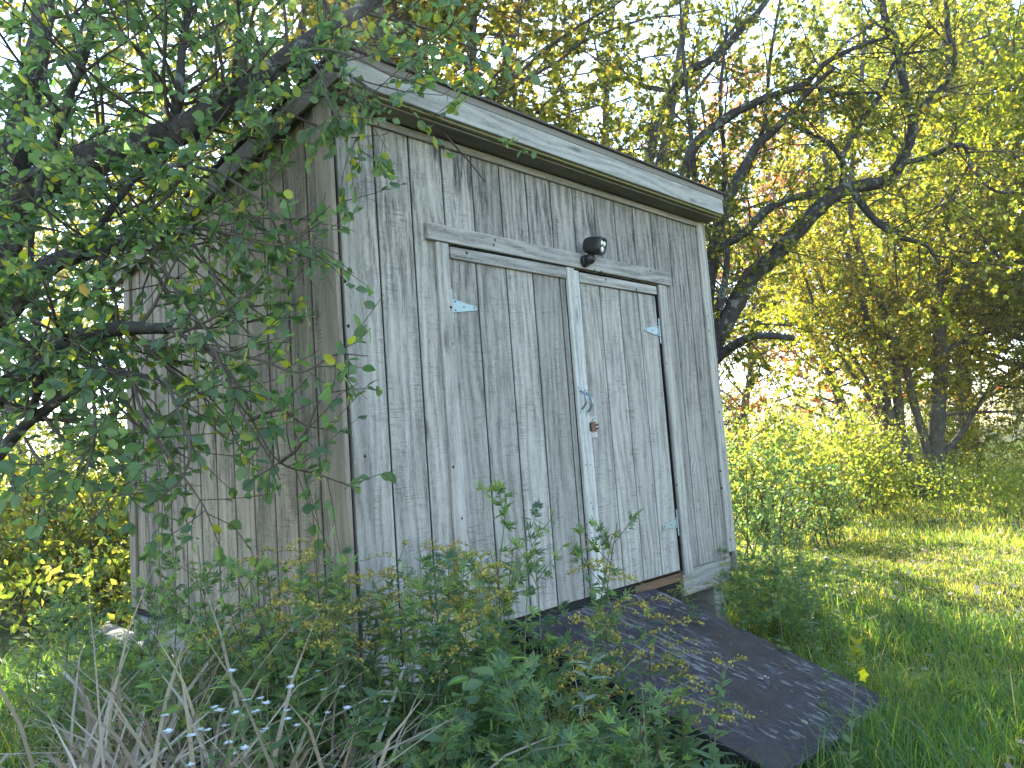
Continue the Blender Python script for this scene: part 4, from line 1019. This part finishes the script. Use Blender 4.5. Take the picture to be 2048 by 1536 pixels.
for px, py, dp, n, L, lb in ((690, 1480, 2.05, 60, .62, 'pale curling dry grass clump right of the white asters'), (300, 1400, 2.2, 80, .95, 'dry tan grass clump with long arching blades at the lower left'),
                             (430, 1420, 2.1, 80, .90, 'dry tan grass clump beside the lower left white aster'), (560, 1470, 1.9, 60, .72, 'dry tan grass clump around the white asters'),
                             (350, 1330, 2.5, 80, 1.05, 'taller dry grass clump before the side wall'), (190, 1470, 2.0, 60, .85, 'thin dry grass clump at the lower left corner'),
                             (1000, 1400, 2.2, 30, .5, 'dry grass clump before the dark side of the ramp'), (1090, 1300, 2.6, 26, .5, 'dry brown stalks at the top left corner of the ramp'),
                             (900, 1460, 2.0, 26, .45, 'dry grass clump in the green weeds below the left door'), (780, 1440, 2.0, 34, .55, 'dry grass clump below the corner board'),
                             (500, 1380, 2.0, 50, .85, 'dry grass clump between the two largest white asters'), (240, 1340, 2.5, 50, 1.0, 'dry grass clump under the timber end')):
    dry_clump(px, py, dp, n, L, lb, None, .014)
for i in range(12):
    px_, dp_ = 170 + i * 46 + random.uniform(-15, 15), random.uniform(1.75, 2.15)
    dry_clump(px_, 1450, dp_, 46, random.uniform(.85, 1.1), 'broad curling dry grass tuft ' + place_words(px_, 1300, dp_), 'curling dry grass tufts at the lower left', .015)
for i in range(22):
    px_, dp_ = random.uniform(120, 1250), random.uniform(1.9, 3.0)
    dry_clump(px_, 1450, dp_, 18, random.uniform(.55, .95), 'thin dry grass stalks ' + place_words(px_, 1400, dp_), 'thin dry grass stalks in the weeds', .006)

# ------------------------------------------------------------------ grass cover
def scatter(n, xr, yr, keep, seed):
    r = np.random.default_rng(seed); x = r.uniform(*xr, n); y = r.uniform(*yr, n); k = keep(x, y, r); return x[k], y[k], r
def not_shed(x, y): return ~((x > .0) & (x < 3.1) & (y > 0) & (y < 2.45)) & ~((x > .82) & (x < 2.1) & (y > -1.33) & (y < .05))
def cov(name, n, xr, yr, L, wd, curl, mats, tint, seed, label, keep=None, lean=.35):
    x, y, r = scatter(n, xr, yr, (lambda a, b, r_: not_shed(a, b) & (keep(a, b, r_) if keep else True)), seed)
    m = len(x); V, l, s, k = blades(r, np.stack([x, y, gz(x, y) - .01], -1), r.uniform(*L, m), r.uniform(*wd, m), r.uniform(0, lean, m), r.uniform(*curl, m))
    o = link(name, mesh_from(name, V, l, s, mats, np.repeat(np.clip(tint(r, x, y), 0, 1), k))); tag(o, label, 'grass', None, 'stuff')
def infrust(x, y, m=.06):
    v = np.stack([x, y, np.zeros_like(x)], -1) - CP; d = v @ CFW; return (d > .5) & (abs(v @ CRT) < d * (.673 + m)) & ((v @ CUP) > -d * (.505 + .1))
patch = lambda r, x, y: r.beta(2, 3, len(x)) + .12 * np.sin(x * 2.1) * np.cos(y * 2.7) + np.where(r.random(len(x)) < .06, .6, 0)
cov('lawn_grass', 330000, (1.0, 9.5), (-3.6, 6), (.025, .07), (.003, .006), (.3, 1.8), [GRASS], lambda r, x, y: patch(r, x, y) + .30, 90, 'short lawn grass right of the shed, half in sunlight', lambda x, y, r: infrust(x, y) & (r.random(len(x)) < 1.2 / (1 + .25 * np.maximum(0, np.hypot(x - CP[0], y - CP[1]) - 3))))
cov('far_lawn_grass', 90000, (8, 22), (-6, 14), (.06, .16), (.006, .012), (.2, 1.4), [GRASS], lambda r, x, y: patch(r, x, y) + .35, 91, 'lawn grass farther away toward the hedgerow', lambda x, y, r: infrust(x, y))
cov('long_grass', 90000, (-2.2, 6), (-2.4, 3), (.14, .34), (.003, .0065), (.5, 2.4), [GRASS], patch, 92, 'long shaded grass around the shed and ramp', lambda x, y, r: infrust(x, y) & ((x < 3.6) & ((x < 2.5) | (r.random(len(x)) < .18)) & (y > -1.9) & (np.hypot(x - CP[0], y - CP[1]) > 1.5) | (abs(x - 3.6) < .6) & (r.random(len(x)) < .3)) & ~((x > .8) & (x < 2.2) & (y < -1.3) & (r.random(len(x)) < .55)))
cov('grass_fringe', 9000, (.5, 2.6), (-1.85, -1.34), (.07, .19), (.003, .006), (.3, 2.0), [GRASS], patch, 93, 'grass growing up against the lower edge of the ramp', lambda x, y, r: r.random(len(x)) < np.clip((y + 1.85) * 3, .1, 1))
# field weeds: ground cover at the foot of the hedgerow and left of the shed
def field(name, n, keep, L, seed, label, mat=WEEDL, sz=(.03, .085)):
    x, y, r = scatter(n, (-14, 30), (-10, 34), keep, seed); m = len(x); h = r.uniform(0, 1, m) ** .8 * L * (1 + .35 * np.sin(x * 1.3 + 2) * np.cos(y * .9))
    P = np.stack([x, y, gz(x, y) + h], -1)
    me = leaves_mesh(name, T_SMALL, P, r.normal(0, .7, (m, 3)) + [0, 0, .5], r.normal(0, 1, (m, 3)) + [0, 0, .4], r.uniform(*sz, m), np.clip(r.beta(2, 2.2, m) + .1 * np.sin(x), 0, 1), mat, .8)
    tag(link(name, me), label, 'weeds', None, 'stuff')
dist = lambda x, y: np.hypot(x - CP[0], y - CP[1])
edge = lambda x, y: x * .92 + y * .30         # distance along the lawn toward the hedgerow
field('hedgerow_weeds', 620000, lambda x, y, r: infrust(x, y) & (y < x * 1.1 + 1) & (edge(x, y) > 9.6) & (dist(x, y) < 24), .8, 95, 'tangle of sunlit tall weeds at the foot of the hedgerow')
field('field_weeds', 520000, lambda x, y, r: infrust(x, y) & (y > x * 1.1 + 1.5) & (dist(x, y) > 5.8) & (dist(x, y) < 22), 1.0, 96, 'sunlit tall weeds in the field left of the shed')


# ------------------------------------------------------------------ fallen leaves
x, y, r = scatter(5200, (1.0, 14), (-4, 6), lambda a, b, r_: not_shed(a, b) & infrust(a, b), 120); m = len(x)
fl_ = leaves_mesh('fallen_leaves', T_SMALL, np.stack([x, y, gz(x, y) + r.uniform(.015, .06, m)], -1), r.normal(0, 1, (m, 3)) * [1, 1, .25], r.normal(0, .3, (m, 3)) + [0, 0, 1], r.uniform(.03, .06, m), r.random(m), DRYG, 1.3)
tag(link('fallen_leaves', fl_), 'tan fallen leaves scattered over the lawn', 'leaves', None, 'stuff')

r = np.random.default_rng(121); m = 34; x = r.uniform(.9, 2.05, m); y = r.uniform(-1.33, -.1, m)
lit = leaves_mesh('ramp_litter', T_SMALL, np.stack([x, y, ramp_z(x, y) + .004], -1), np.stack([r.normal(0, 1, m), r.normal(0, 1, m), np.zeros(m)], -1) + [0, 0, .05], r.normal(0, .15, (m, 3)) + [0, -.3, 1], r.uniform(.018, .042, m), r.random(m), DRYG, 1.2)
tag(link('ramp_litter', lit), 'dry leaf litter lying on the dark ramp', 'leaves', None, 'stuff')
# ------------------------------------------------------------------ distant tree line
for i in range(26):
    px, dep = 1350 + i * 32 + random.uniform(-10, 10), random.uniform(46, 62); x, y = polar(px, dep)
    root = empty('distant_tree', (x, y, float(gz(x, y)) - .3)); root.scale = (.62, .62, random.uniform(.42, .62)); root.rotation_euler = (0, 0, i * 1.7)
    tag(root, 'small distant olive tree in the low tree line beyond the field', 'tree', 'distant tree line'); kk = (K1, K2)[i % 2]
    link('trunk', kk[0], root); tag(link('foliage', kk[2], root), kind='stuff')

# ------------------------------------------------------------------ haze: thin, forward scattering volume round the scene, added to imitate lens glare
mb = MB(); mb.box((-230, -230, -3), (230, 230, 17))
hm = bpy.data.materials.new('glare_haze'); hm.use_nodes = True; ht = hm.node_tree; ht.nodes.remove(ht.nodes['Principled BSDF'])
pv = ht.nodes.new('ShaderNodeVolumePrincipled'); pv.inputs['Color'].default_value = (.95, .96, 1.0, 1); pv.inputs['Density'].default_value = .0018; pv.inputs['Anisotropy'].default_value = .85
ht.links.new(pv.outputs[0], ht.nodes['Material Output'].inputs['Volume'])
hz = mb.build('glare_haze', hm); hz['kind'] = 'stuff'
